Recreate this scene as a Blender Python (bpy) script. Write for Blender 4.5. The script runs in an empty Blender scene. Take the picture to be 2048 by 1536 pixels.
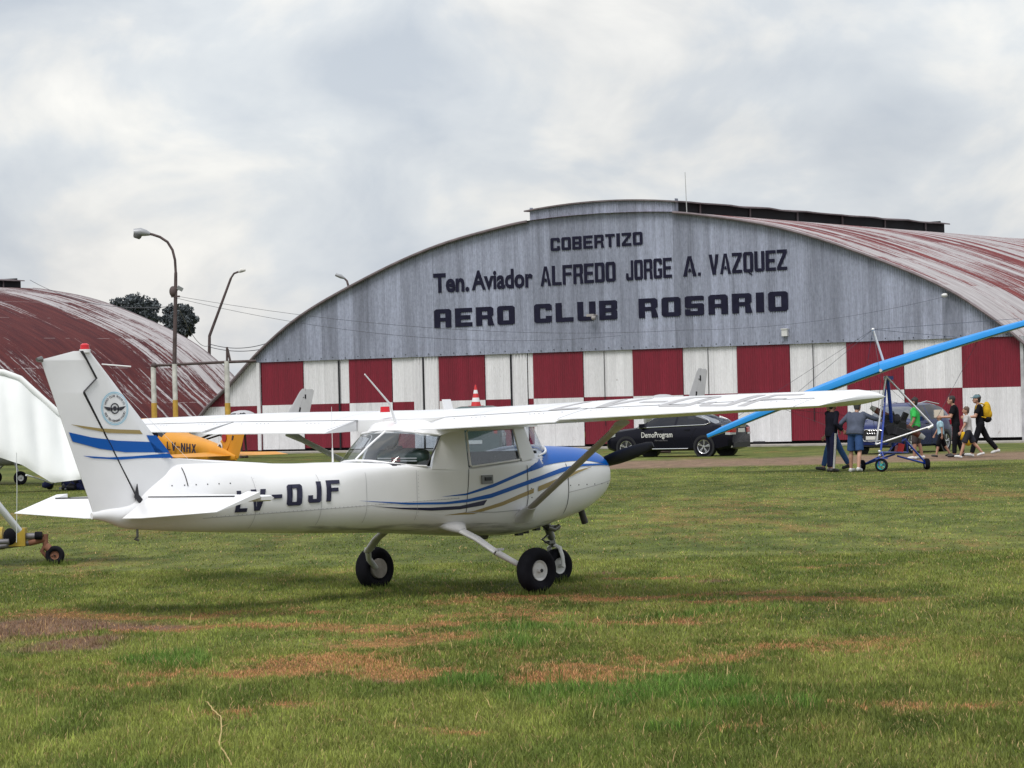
import bpy, bmesh, math, random
import numpy as np
from mathutils import Vector, Matrix, Euler
R = math.radians
random.seed(7)
rng = np.random.default_rng(11)
SC = bpy.context.scene
COL = SC.collection

# ---------------------------------------------------------------- camera
cam_d = bpy.data.cameras.new('camera')
cam_d.sensor_width = 36.0
cam_d.lens = 6199.94 / 2048 * 36
cam_d.clip_start = 0.5
cam_d.clip_end = 9000
cam = bpy.data.objects.new('camera', cam_d)
COL.objects.link(cam)
SC.camera = cam
pit, rol, CH = 0.0067, 0.0240, 1.83
fw = Vector((0, math.cos(pit), math.sin(pit)))
up0 = Vector((0, -math.sin(pit), math.cos(pit)))
rt0 = Vector((1, 0, 0))
rt = rt0 * math.cos(rol) - up0 * math.sin(rol)
up = rt0 * math.sin(rol) + up0 * math.cos(rol)
M = Matrix((rt, up, -fw)).transposed().to_4x4()
M.translation = Vector((0, 0, CH))
cam.matrix_world = M

# ---------------------------------------------------------------- sky
SUN_EL, SUN_AZ = R(58), R(205)      # azimuth clockwise from +Y : behind the camera, a little left
w = bpy.data.worlds.new('World')
SC.world = w
w.use_nodes = True
nt = w.node_tree
for n in list(nt.nodes): nt.nodes.remove(n)
def N(t, **k):
    n = nt.nodes.new(t)
    for a, b in k.items(): setattr(n, a, b)
    return n
def LK(a, b): nt.links.new(a, b)
out = N('ShaderNodeOutputWorld'); bg = N('ShaderNodeBackground'); bg2 = N('ShaderNodeBackground')
sky = N('ShaderNodeTexSky'); sky.sky_type = 'NISHITA'; sky.sun_disc = False
sky.sun_elevation = SUN_EL; sky.sun_rotation = SUN_AZ
sky.dust_density = 2.0; sky.air_density = 1.2
LK(sky.outputs[0], bg.inputs[0]); bg.inputs[1].default_value = 0.09
tc = N('ShaderNodeTexCoord')
mp = N('ShaderNodeMapping'); mp.inputs['Scale'].default_value = (11, 11, 17); mp.inputs['Location'].default_value = (2.3, 0.4, 0.35)
LK(tc.outputs['Generated'], mp.inputs[0])
n1 = N('ShaderNodeTexNoise'); n1.inputs['Scale'].default_value = 1.3; n1.inputs['Detail'].default_value = 7; n1.inputs['Roughness'].default_value = 0.52; n1.inputs['Distortion'].default_value = 0.35
LK(mp.outputs[0], n1.inputs['Vector'])
mp2 = N('ShaderNodeMapping'); mp2.inputs['Scale'].default_value = (4.5, 4.5, 10); mp2.inputs['Location'].default_value = (5.1, 1.7, 0.9)
LK(tc.outputs['Generated'], mp2.inputs[0])
n2 = N('ShaderNodeTexNoise'); n2.inputs['Scale'].default_value = 1.0; n2.inputs['Detail'].default_value = 4; n2.inputs['Roughness'].default_value = 0.45
LK(mp2.outputs[0], n2.inputs['Vector'])
r1 = N('ShaderNodeValToRGB')
cr = r1.color_ramp
cr.elements[0].position = 0.34; cr.elements[0].color = (0.44, 0.475, 0.53, 1)
cr.elements[1].position = 0.68; cr.elements[1].color = (0.785, 0.765, 0.73, 1)
e = cr.elements.new(0.50); e.color = (0.555, 0.577, 0.605, 1)
e = cr.elements.new(0.58); e.color = (0.665, 0.66, 0.65, 1)
LK(n1.outputs['Fac'], r1.inputs[0])
r2 = N('ShaderNodeValToRGB')
r2.color_ramp.elements[0].position = 0.38; r2.color_ramp.elements[0].color = (0.84, 0.85, 0.87, 1)
r2.color_ramp.elements[1].position = 0.62; r2.color_ramp.elements[1].color = (1.05, 1.05, 1.04, 1)
LK(n2.outputs['Fac'], r2.inputs[0])
mul = N('ShaderNodeMixRGB', blend_type='MULTIPLY'); mul.inputs[0].default_value = 1
LK(r1.outputs[0], mul.inputs[1]); LK(r2.outputs[0], mul.inputs[2])
LK(mul.outputs[0], bg2.inputs[0])
# an overcast sky is brighter overhead than at the horizon
sx = N('ShaderNodeSeparateXYZ'); LK(tc.outputs['Generated'], sx.inputs[0])
mr = N('ShaderNodeMapRange'); mr.inputs[1].default_value = 0.13; mr.inputs[2].default_value = 0.9; mr.inputs[3].default_value = 0.93; mr.inputs[4].default_value = 1.35
LK(sx.outputs[2], mr.inputs[0]); LK(mr.outputs[0], bg2.inputs[1])
mx = N('ShaderNodeMixShader'); mx.inputs[0].default_value = 0.9
LK(bg.outputs[0], mx.inputs[1]); LK(bg2.outputs[0], mx.inputs[2]); LK(mx.outputs[0], out.inputs[0])

sun_d = bpy.data.lights.new('sun', 'SUN')
sun_d.energy = 1.7; sun_d.angle = R(26); sun_d.color = (1.0, 0.965, 0.91)
sun = bpy.data.objects.new('sun', sun_d); COL.objects.link(sun)
sd = Vector((math.sin(SUN_AZ) * math.cos(SUN_EL), math.cos(SUN_AZ) * math.cos(SUN_EL), math.sin(SUN_EL)))
sun.rotation_euler = sd.to_track_quat('Z', 'Y').to_euler()

SC.view_settings.view_transform = 'Standard'
SC.view_settings.look = 'None'
SC.view_settings.exposure = 0.58
SC.view_settings.gamma = 1.0
SC.cycles.max_bounces = 8
SC.cycles.transparent_max_bounces = 16

# ---------------------------------------------------------------- materials
def newmat(name):
    m = bpy.data.materials.new(name); m.use_nodes = True
    return m, m.node_tree, m.node_tree.nodes['Principled BSDF']
def pbr(name, base, rough=0.5, metal=0.0, var=0.0, vscale=3.0, bump=0.0, bscale=20.0, spec=0.5, coat=0.0, stretch=None):
    m, t, b = newmat(name)
    b.inputs['Base Color'].default_value = (*base, 1)
    b.inputs['Roughness'].default_value = rough
    b.inputs['Metallic'].default_value = metal
    b.inputs['Specular IOR Level'].default_value = spec
    b.inputs['Coat Weight'].default_value = coat
    if var or bump:
        c = t.nodes.new('ShaderNodeTexCoord')
        src = c.outputs['Object']
        if stretch:
            mp_ = t.nodes.new('ShaderNodeMapping'); mp_.inputs['Scale'].default_value = stretch
            t.links.new(src, mp_.inputs[0]); src = mp_.outputs[0]
    if var:
        n = t.nodes.new('ShaderNodeTexNoise'); n.inputs['Scale'].default_value = vscale; n.inputs['Detail'].default_value = 5
        t.links.new(src, n.inputs['Vector'])
        rp = t.nodes.new('ShaderNodeMapRange'); rp.inputs[1].default_value = 0.3; rp.inputs[2].default_value = 0.7
        rp.inputs[3].default_value = 1 - var; rp.inputs[4].default_value = 1 + var * 0.5
        t.links.new(n.outputs['Fac'], rp.inputs[0])
        mm = t.nodes.new('ShaderNodeMixRGB'); mm.blend_type = 'MULTIPLY'; mm.inputs[0].default_value = 1
        mm.inputs[1].default_value = (*base, 1); t.links.new(rp.outputs[0], mm.inputs[2])
        t.links.new(mm.outputs[0], b.inputs['Base Color'])
        rr = t.nodes.new('ShaderNodeMapRange'); rr.inputs[3].default_value = min(1, rough * 1.25); rr.inputs[4].default_value = rough * 0.85
        t.links.new(n.outputs['Fac'], rr.inputs[0]); t.links.new(rr.outputs[0], b.inputs['Roughness'])
    if bump:
        n = t.nodes.new('ShaderNodeTexNoise'); n.inputs['Scale'].default_value = bscale; n.inputs['Detail'].default_value = 3
        t.links.new(src, n.inputs['Vector'])
        bp = t.nodes.new('ShaderNodeBump'); bp.inputs['Strength'].default_value = bump; bp.inputs['Distance'].default_value = 0.02
        t.links.new(n.outputs['Fac'], bp.inputs['Height']); t.links.new(bp.outputs[0], b.inputs['Normal'])
    return m
def glassmat(name, tint, gloss=0.14, rough=0.03):
    m, t, b = newmat(name)
    t.nodes.remove(b)
    o = t.nodes['Material Output']
    tr = t.nodes.new('ShaderNodeBsdfTransparent'); tr.inputs[0].default_value = (*tint, 1)
    gl = t.nodes.new('ShaderNodeBsdfGlossy'); gl.inputs['Roughness'].default_value = rough
    lw = t.nodes.new('ShaderNodeLayerWeight'); lw.inputs[0].default_value = .5
    pw = t.nodes.new('ShaderNodeMath'); pw.operation = 'POWER'; pw.inputs[1].default_value = 4.0
    t.links.new(lw.outputs['Facing'], pw.inputs[0])
    ad = t.nodes.new('ShaderNodeMath'); ad.operation = 'MULTIPLY_ADD'; ad.inputs[1].default_value = .8; ad.inputs[2].default_value = gloss; ad.use_clamp = True
    t.links.new(pw.outputs[0], ad.inputs[0])
    mx_ = t.nodes.new('ShaderNodeMixShader')
    t.links.new(ad.outputs[0], mx_.inputs[0]); t.links.new(tr.outputs[0], mx_.inputs[1]); t.links.new(gl.outputs[0], mx_.inputs[2])
    t.links.new(mx_.outputs[0], o.inputs[0])
    return m

# ---------------------------------------------------------------- mesh helpers
class MB:
    def __init__(s): s.v = []; s.f = []; s.m = []
    def add(s, vs, fs, mi=0):
        o = len(s.v)
        s.v += [tuple(map(float, p)) for p in vs]
        for f in fs: s.f.append([i + o for i in f]); s.m.append(mi)
    def poly(s, pts, mi=0): s.add(pts, [list(range(len(pts)))], mi)
    def box(s, c, d, mi=0, rz=0.0, rot=None):
        x, y, z = d[0] / 2, d[1] / 2, d[2] / 2
        P = [Vector(p) for p in ((-x,-y,-z),(x,-y,-z),(x,y,-z),(-x,y,-z),(-x,-y,z),(x,-y,z),(x,y,z),(-x,y,z))]
        Q = rot if rot is not None else Euler((0, 0, rz)).to_matrix()
        s.add([Q @ p + Vector(c) for p in P], [(0,3,2,1),(4,5,6,7),(0,1,5,4),(1,2,6,5),(2,3,7,6),(3,0,4,7)], mi)
    def loft(s, rings, mi=0, cap=True, closed=True):
        n = len(rings[0]); o = len(s.v)
        for r in rings: s.v += [tuple(map(float, p)) for p in r]
        for i in range(len(rings) - 1):
            for j in range(n if closed else n - 1):
                k = (j + 1) % n
                s.f.append([o + i*n + j, o + i*n + k, o + (i+1)*n + k, o + (i+1)*n + j]); s.m.append(mi)
        if cap:
            s.f.append([o + j for j in range(n)][::-1]); s.m.append(mi)
            s.f.append([o + (len(rings)-1)*n + j for j in range(n)]); s.m.append(mi)
    def tube(s, pts, r, n=10, mi=0, cap=True, flat=None):
        pts = [Vector(p) for p in pts]
        rs = r if isinstance(r, (list, tuple)) else [r] * len(pts)
        rings = []; prev = None
        for i, p in enumerate(pts):
            d = (pts[min(i+1, len(pts)-1)] - pts[max(i-1, 0)]).normalized()
            if prev is None:
                a = Vector((1,0,0)) if flat is None else Vector(flat)
                if abs(d.dot(a.normalized())) > 0.95: a = Vector((0,1,0))
                u = (a - d * a.dot(d)).normalized()
            else:
                u = (prev - d * prev.dot(d)).normalized()
            prev = u; w_ = d.cross(u)
            k1, k2 = (rs[i], rs[i]) if not isinstance(rs[i], tuple) else rs[i]
            rings.append([p + u * math.cos(t) * k1 + w_ * math.sin(t) * k2 for t in [2*math.pi*j/n for j in range(n)]])
        s.loft(rings, mi, cap)
    def lathe(s, prof, n=24, mi=0, mat=None, close=False):
        # prof: list of (axial, radius) around local X axis ; mat: 4x4 placing it
        rings = []
        for a, r in prof:
            ring = [Vector((a, r*math.cos(t), r*math.sin(t))) for t in [2*math.pi*j/n for j in range(n)]]
            if mat is not None: ring = [mat @ p for p in ring]
            rings.append(ring)
        s.loft(rings, mi, cap=not close)
    def ball(s, c, r, mi=0, nu=14, nv=9, rot=None):
        rx, ry, rz = (r, r, r) if not isinstance(r, tuple) else r
        rings = []
        for i in range(nv + 1):
            t = -math.pi/2 + math.pi * (i + 0.02 if i == 0 else (i - 0.02 if i == nv else i)) / nv
            ring = [Vector((rx*math.cos(t)*math.cos(q), ry*math.cos(t)*math.sin(q), rz*math.sin(t))) for q in [2*math.pi*j/nu for j in range(nu)]]
            if rot is not None: ring = [rot @ p for p in ring]
            rings.append([p + Vector(c) for p in ring])
        s.loft(rings, mi)
    def prism(s, poly, fn, t0, t1, mi=0):
        # poly: 2D outline, fn(u,v,t)->xyz
        n = len(poly)
        a = [fn(u, v, t0) for u, v in poly]; b = [fn(u, v, t1) for u, v in poly]
        s.add(a + b, [list(range(n))[::-1], [n + i for i in range(n)]] + [[i, (i+1) % n, n + (i+1) % n, n + i] for i in range(n)], mi)
    def mesh(s, name, mats, smooth=None):
        me = bpy.data.meshes.new(name)
        me.from_pydata(s.v, [], s.f); me.validate()
        for m in (mats if isinstance(mats, (list, tuple)) else [mats]): me.materials.append(m)
        if len(me.polygons) == len(s.m): me.polygons.foreach_set('material_index', s.m)
        bm = bmesh.new(); bm.from_mesh(me); bmesh.ops.recalc_face_normals(bm, faces=bm.faces); bm.to_mesh(me); bm.free()
        if smooth is not None:
            me.polygons.foreach_set('use_smooth', [True] * len(me.polygons))
            me.set_sharp_from_angle(angle=R(smooth))
        return me
    def islands(s):
        p = list(range(len(s.v)))
        def find(a):
            while p[a] != a: p[a] = p[p[a]]; a = p[a]
            return a
        for f in s.f:
            r0 = find(f[0])
            for q in f[1:]: p[find(q)] = r0
        g = {}
        for i, f in enumerate(s.f): g.setdefault(find(f[0]), []).append(i)
        res = []
        for fi in g.values():
            m = MB(); mp_ = {}
            for i in fi:
                nf = []
                for q in s.f[i]:
                    if q not in mp_: mp_[q] = len(m.v); m.v.append(s.v[q])
                    nf.append(mp_[q])
                m.f.append(nf); m.m.append(s.m[i])
            res.append(m)
        return res
    def each(s, name, mats, parent=None, smooth=None):
        """every separate piece an object of its own"""
        return [m.build(name, mats, parent, smooth) for m in s.islands()]
    def build(s, name, mats, parent=None, smooth=None, loc=None, rot=None):
        o = bpy.data.objects.new(name, s.mesh(name, mats, smooth)); COL.objects.link(o)
        if parent is not None: o.parent = parent
        if loc is not None: o.location = loc
        if rot is not None: o.rotation_euler = rot
        return o

def thing(name, label, cat, loc=(0,0,0), rot=(0,0,0), group=None):
    o = bpy.data.objects.new(name, None); COL.objects.link(o)
    o.empty_display_size = 0.2
    o.location = loc; o.rotation_euler = rot
    return tag(o, label, cat, group)
def tag(o, label, cat, group=None):
    o['label'] = label; o['category'] = cat
    if group: o['group'] = group
    return o
def kind(o, k): o['kind'] = k; return o
def hermite(xs, ys, x):
    xs = np.asarray(xs, float); ys = np.asarray(ys, float); x = np.clip(np.asarray(x, float), xs[0], xs[-1])
    d = np.diff(ys) / np.diff(xs); m = np.zeros_like(ys)
    m[0], m[-1] = d[0], d[-1]
    for i in range(1, len(xs) - 1):
        m[i] = 0 if d[i-1] * d[i] <= 0 else 2 * d[i-1] * d[i] / (d[i-1] + d[i])
    k = np.clip(np.searchsorted(xs, x) - 1, 0, len(xs) - 2)
    h = xs[k+1] - xs[k]; t = (x - xs[k]) / h
    return (2*t**3-3*t**2+1)*ys[k] + (t**3-2*t**2+t)*h*m[k] + (-2*t**3+3*t**2)*ys[k+1] + (t**3-t**2)*h*m[k+1]
def resample(poly, n):
    P = np.array(poly, float); d = np.r_[0, np.cumsum(np.linalg.norm(np.diff(P, axis=0), axis=1))]
    t = np.linspace(0, d[-1], n)
    return np.stack([np.interp(t, d, P[:, k]) for k in range(P.shape[1])], 1)
def font_polys(txt, bold=0.0):
    """letters of the built-in font as (verts2d, faces), normalised to cap height 1"""
    cu = bpy.data.curves.new('t', 'FONT'); cu.body = txt; cu.size = 1.0; cu.offset = bold; cu.resolution_u = 3
    ob = bpy.data.objects.new('t', cu); COL.objects.link(ob)
    dg = bpy.context.evaluated_depsgraph_get(); dg.update()
    me = bpy.data.meshes.new_from_object(ob.evaluated_get(dg))
    vs = np.array([v.co[:2] for v in me.vertices]); fs = [list(p.vertices) for p in me.polygons]
    bpy.data.objects.remove(ob); bpy.data.curves.remove(cu); bpy.data.meshes.remove(me)
    return vs, fs
# blocky sign-painter capitals as convex pieces in a 1 x 1 box
def rc(x0, y0, x1, y1, cut='', c=(0.12, 0.09)):
    cx, cy = c; p = []
    p += [(x0, y0+cy), (x0+cx, y0)] if 'a' in cut else [(x0, y0)]
    p += [(x1-cx, y0), (x1, y0+cy)] if 'b' in cut else [(x1, y0)]
    p += [(x1, y1-cy), (x1-cx, y1)] if 'c' in cut else [(x1, y1)]
    p += [(x0+cx, y1), (x0, y1-cy)] if 'd' in cut else [(x0, y1)]
    return p
def glyph(ch, a=0.30, b=0.21):
    q = (0.5 - b/2, 0.5 + b/2)
    if ch == 'A': return [rc(0,0,a,1,'d'), rc(1-a,0,1,1,'c'), rc(a,1-b,1-a,1), rc(a,.34,1-a,.34+b*.85)]
    if ch == 'a': # pointed A
        return [[(0,0),(a*.85,0),(.5,.86),(.5,1),(.5-a*.42,1)], [(1,0),(1-a*.85,0),(.5,.86),(.5,1),(.5+a*.42,1)], [(a*.85+.10,.22),(1-a*.85-.10,.22),(1-a*.85-.17,.38),(a*.85+.17,.38)]]
    if ch == 'B': return [rc(0,0,a,1), rc(a,0,1-a,b), rc(a,*[q[0]],1-a,q[1]), rc(a,1-b,1-a,1), rc(1-a,0,1,.5,'bc',(.10,.07)), rc(1-a,.5,1,1,'bc',(.10,.07))]
    if ch == 'C': return [rc(0,0,a,1,'ad'), rc(a,0,1-a,b), rc(a,1-b,1-a,1), rc(1-a,0,1,.36,'b'), rc(1-a,.66,1,1,'c')]
    if ch == 'D': return [rc(0,0,a,1), rc(a,0,1-a,b), rc(a,1-b,1-a,1), rc(1-a,0,1,1,'bc')]
    if ch == 'E': return [rc(0,0,a,1), rc(a,0,1,b), rc(a,q[0],.9,q[1]), rc(a,1-b,1,1)]
    if ch == 'F': return [rc(0,0,a,1), rc(a,.46,.9,.46+b), rc(a,1-b,1,1)]
    if ch == 'G': return [rc(0,0,a,1,'ad'), rc(a,0,1-a,b), rc(a,1-b,1-a,1), rc(1-a,0,1,.5,'b'), rc(1-a,.7,1,1,'c'), rc(.52,.5-b*.8,1-a,.5)]
    if ch == 'I': return [rc(.5-a/2,0,.5+a/2,1)]
    if ch == 'J': return [rc(1-a,0,1,1,'b'), rc(a,0,1-a,b), rc(0,0,a,.36,'a')]
    if ch == 'L': return [rc(0,0,a,1), rc(a,0,1,b)]
    if ch == 'O': return [rc(0,0,a,1,'ad'), rc(1-a,0,1,1,'bc'), rc(a,0,1-a,b), rc(a,1-b,1-a,1)]
    if ch == 'Q': return glyph('O', a, b) + [[(.45,-.002),(.62,.0),(.95,-.14),(.78,-.14)]]
    if ch == 'R': return [rc(0,0,a,1), rc(a,1-b,1-a,1), rc(1-a,.46,1,1,'bc',(.12,.09)), rc(a,.46-b*.45,1-a,.46+b*.45), [(1-a*.95,0),(1.03,0),(.93,.40),(.88,.46),(1-a,.46)]]
    if ch == 'S': return [rc(0,0,1-a,b,'a',(.08,.06)), rc(1-a,0,1,.5+b/2,'bc',(.1,.07)), rc(a,q[0],1-a,q[1]), rc(0,q[0],a,1,'ad',(.1,.07)), rc(a,1-b,1,1,'c',(.08,.06)), rc(0,b,a*.8,b+.1)]
    if ch == 'T': return [rc(0,1-b,1,1), rc(.5-a/2,0,.5+a/2,1-b)]
    if ch == 'U': return [rc(0,0,a,1,'a'), rc(1-a,0,1,1,'b'), rc(a,0,1-a,b)]
    if ch == 'V': return [[(0,1),(a,1),(.5,.32),(.5,0),(.5-a/2,0)], [(1,1),(1-a,1),(.5,.32),(.5,0),(.5+a/2,0)]]
    if ch == 'Z': return [rc(0,0,1,b), rc(0,1-b,1,1), [(0,b),(a*1.15,b),(1,1-b),(1-a*1.15,1-b)]]
    if ch == '.': return [rc(0,0,1,b)]
    if ch == '-': return [rc(0,.42,1,.42+b)]
    return []
# ---------------------------------------------------------------- the field
def vnoise(x, y, seed):
    xi = np.floor(x).astype(np.int64); yi = np.floor(y).astype(np.int64)
    xf = x - xi; yf = y - yi
    xf = xf*xf*(3-2*xf); yf = yf*yf*(3-2*yf)
    def h(a, b):
        n = (a * 374761393 + b * 668265263 + seed * 974634721) & 0x7fffffff
        n = ((n ^ (n >> 13)) * 1274126177) & 0x7fffffff
        return ((n ^ (n >> 16)) & 0xffff) / 65535.0
    return (h(xi,yi)*(1-xf) + h(xi+1,yi)*xf)*(1-yf) + (h(xi,yi+1)*(1-xf) + h(xi+1,yi+1)*xf)*yf
def fbm(x, y, seed, o=4, g=0.5):
    s = 0; a = 1; t = 0
    for i in range(o):
        s = s + a*vnoise(x*2**i + 17.3*i, y*2**i - 9.1*i, seed+i); t += a; a *= g
    return s/t
def sstep(a, b, x):
    t = np.clip((x-a)/(b-a), 0, 1); return t*t*(3-2*t)
# dry straw patches and a bare one : x, y, half-length, half-depth, strength (metres)
DRY = [(-2.6,26.0,1.5,.5,.75),(-1.1,25.9,.9,.5,.7),(-1.35,21.9,.75,1.0,.95),(-1.75,21.6,.9,.6,.75),(-.75,20.9,.45,.75,.9),(-.9,24.2,.7,.8,.8),
       (.4,20.2,.35,.7,.95),(.1,29.3,.8,.5,.85),(1.2,29.0,1.6,.35,.85),(2.7,28.0,1.2,.35,.8),(.7,21.2,.5,.4,.7),
       (1.1,22.2,.7,.5,.55),(-3.2,28.3,1.8,.5,.6),(-.2,27.2,.8,.6,.6),(.9,25.8,1.0,.5,.5),(2.2,23.2,.9,.6,.5),(-1.6,18.6,.6,.5,.5),
       (2.2,18.4,.6,.4,.5),(-.6,17.6,.6,.3,.45),(1.6,32.2,1.1,.3,.55),(3.4,33.5,1.0,.3,.4),(-2.8,20.4,.5,.5,.45),(1.2,17.0,.5,.3,.4)]
BARE = [(-4.2,26.9,1.25,1.3,1.0),(-3.6,24.6,.55,.7,.8),(-3.2,26.4,.6,.7,.8),(-5.0,25.5,1.0,1.2,.9),(1.9,31.3,.3,.25,.9),(.95,33.2,.25,.2,.8),(-.9,20.3,.35,.3,.6)]
LUSH = [(.55,19.3,.7,.6,.8),(1.0,20.0,.9,.5,.8),(1.25,18.2,.5,.4,.8),(-2.6,22.6,.35,.5,.9),(-.3,19.8,.5,.5,.8),(.2,25.0,.9,.7,.6),(1.8,26.6,1.2,.6,.5),(.9,17.0,.4,.3,.7),(0.0,23.2,.5,.5,.6)]
def field(x, y):
    """dryness, bareness, lushness 0..1 at world x,y"""
    wx = x + 0.7*(fbm(x*1.1, y*.55, 3)-.5); wy = y + 2.2*(fbm(x*.9, y*.5, 9)-.5)
    n = fbm(x*1.7, y*.75, 21); nf = fbm(x*6.0, y*2.6, 33, 3)
    def blobs(L):
        d = np.zeros_like(x)
        for cx, cy, rx, ry, s in L:
            q = ((wx-cx)/rx)**2 + ((wy-cy)/ry)**2
            d = np.maximum(d, s*np.exp(-q*1.1))
        return d
    nq = fbm(x*15, y*7, 61, 3)
    dry = .92*sstep(.20, .74, blobs(DRY)*(.15+.95*nf+.95*nq) + .40*(n-.46) + .42*(nf-.5) + .62*(nq-.5) + .16*sstep(19,22,y)*(1-sstep(30,33,y)))
    dry = np.maximum(dry, .50*sstep(.56,.74,fbm(x*.55,y*.16,55)*.62+nf*.38)*sstep(29,36,y))
    bare = sstep(.22, .78, blobs(BARE)*(.45+1.1*nf))
    lush = sstep(.25, .6, blobs(LUSH)*(.5+.9*nf) + .35*(fbm(x*1.3,y*.6,70)-.5))
    # worn earth track along the hangars
    trk = sstep(83.5,86.5,y+2*(n-.5)) * (1-sstep(93,99,y+5*(n-.5))) * sstep(-4,2,x+2*(n-.5)) * (1-sstep(16,24,x))
    trk = trk*(.55+.6*nf)
    return dry, bare, lush, np.clip(trk,0,1)
G0 = np.array([.070,.090,.021]); G1 = np.array([.122,.136,.035]); GL = np.array([.056,.108,.022])
DR = np.array([.285,.115,.048]); DR2 = np.array([.225,.062,.034]); BR = np.array([.140,.080,.058]); TR = np.array([.200,.128,.095])
def field_col(x, y, gmix=.62):
    dry, bare, lush, trk = field(x, y)
    n = fbm(x*2.3, y*1.0, 41)[:,None]; n2 = fbm(x*.5, y*.12, 44)[:,None]; n3 = fbm(x*5, y*2.4, 48, 3)[:,None]
    c = G0 + (G1-G0)*sstep(.3,.7,n)
    c = c*(.72+.5*n2)*(.72+.56*n3)
    c = c + (GL*1.05-c)*lush[:,None]*.8
    d = DR + (DR2-DR)*sstep(.35,.7,n3)
    c = c + (d-c)*(dry*gmix)[:,None]
    c = c + (BR*(.7+.6*n3)-c)*bare[:,None]*.9
    c = c + (TR*(.75+.5*n3)-c)*trk[:,None]
    return c, dry, bare, lush, trk
def gz(x, y):
    return .05*(fbm(x*.22, y*.2, 80, 3)-.5)*np.clip(1-np.abs(y-24)/16,0,1)*np.clip((29.2-y)/3,0,1)

def axis_steps(a, step, far, grow=1.09):
    r = [a]; s = step
    while r[-1] < far: s *= grow; r.append(r[-1]+s)
    return r[1:]
xs = np.concatenate([-np.array(axis_steps(7.5,.08,4000))[::-1], np.arange(-7.5,7.501,.075), np.array(axis_steps(7.5,.08,4000))])
ys = np.concatenate([[-60,-20,0,8], np.arange(12,36,.11), np.arange(36,110,.45), axis_steps(110,.6,7000)])
GX, GY = np.meshgrid(xs, ys)
gx, gy = GX.ravel(), GY.ravel()
gcol, gd, gb, gl, gt = field_col(gx, gy)
gh = gz(gx, gy)
me = bpy.data.meshes.new('ground')
nx, ny = len(xs), len(ys)
me.vertices.add(nx*ny); me.vertices.foreach_set('co', np.stack([gx, gy, gh],1).astype(np.float32).ravel())
ii = (np.arange(ny-1)[:,None]*nx + np.arange(nx-1)[None,:]).ravel()
quads = np.stack([ii, ii+1, ii+1+nx, ii+nx],1).astype(np.int32)
me.loops.add(quads.size); me.loops.foreach_set('vertex_index', quads.ravel())
me.polygons.add(len(quads)); me.polygons.foreach_set('loop_start', (np.arange(len(quads))*4).astype(np.int32))
me.update(calc_edges=True)
ca = me.color_attributes.new('soil', 'FLOAT_COLOR', 'POINT')
ca.data.foreach_set('color', np.c_[gcol*np.where(gy>84,.98,.96)[:,None], np.ones(len(gcol))].astype(np.float32).ravel())
def colmat(name, attr, rough, noise=None, bump=None, transl=0.0, gain=1.0):
    m, t, b = newmat(name)
    a = t.nodes.new('ShaderNodeAttribute'); a.attribute_name = attr
    b.inputs['Roughness'].default_value = rough; b.inputs['Specular IOR Level'].default_value = 0.15
    src = a.outputs['Color']
    c = t.nodes.new('ShaderNodeTexCoord')
    if noise:
        for sc, amt in noise:
            mp_ = t.nodes.new('ShaderNodeMapping'); mp_.inputs['Scale'].default_value = (sc, sc*.55, sc)
            t.links.new(c.outputs['Object'], mp_.inputs[0])
            n = t.nodes.new('ShaderNodeTexNoise'); n.inputs['Scale'].default_value = 1; n.inputs['Detail'].default_value = 4; n.inputs['Roughness'].default_value = .65
            t.links.new(mp_.outputs[0], n.inputs['Vector'])
            r = t.nodes.new('ShaderNodeMapRange'); r.inputs[1].default_value = .3; r.inputs[2].default_value = .7; r.inputs[3].default_value = 1-amt; r.inputs[4].default_value = 1+amt
            t.links.new(n.outputs['Fac'], r.inputs[0])
            mm = t.nodes.new('ShaderNodeMixRGB'); mm.blend_type = 'MULTIPLY'; mm.inputs[0].default_value = 1
            t.links.new(src, mm.inputs[1]); t.links.new(r.outputs[0], mm.inputs[2]); src = mm.outputs[0]
    t.links.new(src, b.inputs['Base Color'])
    if bump:
        n = t.nodes.new('ShaderNodeTexNoise'); n.inputs['Scale'].default_value = bump[0]; n.inputs['Detail'].default_value = 5
        t.links.new(c.outputs['Object'], n.inputs['Vector'])
        bp = t.nodes.new('ShaderNodeBump'); bp.inputs['Strength'].default_value = bump[1]; bp.inputs['Distance'].default_value = .05
        t.links.new(n.outputs['Fac'], bp.inputs['Height']); t.links.new(bp.outputs[0], b.inputs['Normal'])
    return m
me.materials.append(colmat('earth_and_turf', 'soil', 0.95, [(9, .28), (2.2, .2), (30,.25)], (14, .6)))
g = bpy.data.objects.new('ground', me); COL.objects.link(g); kind(g, 'structure')
tag(g, 'mown airfield turf with dry straw coloured patches and a worn earth track', 'ground')

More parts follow.
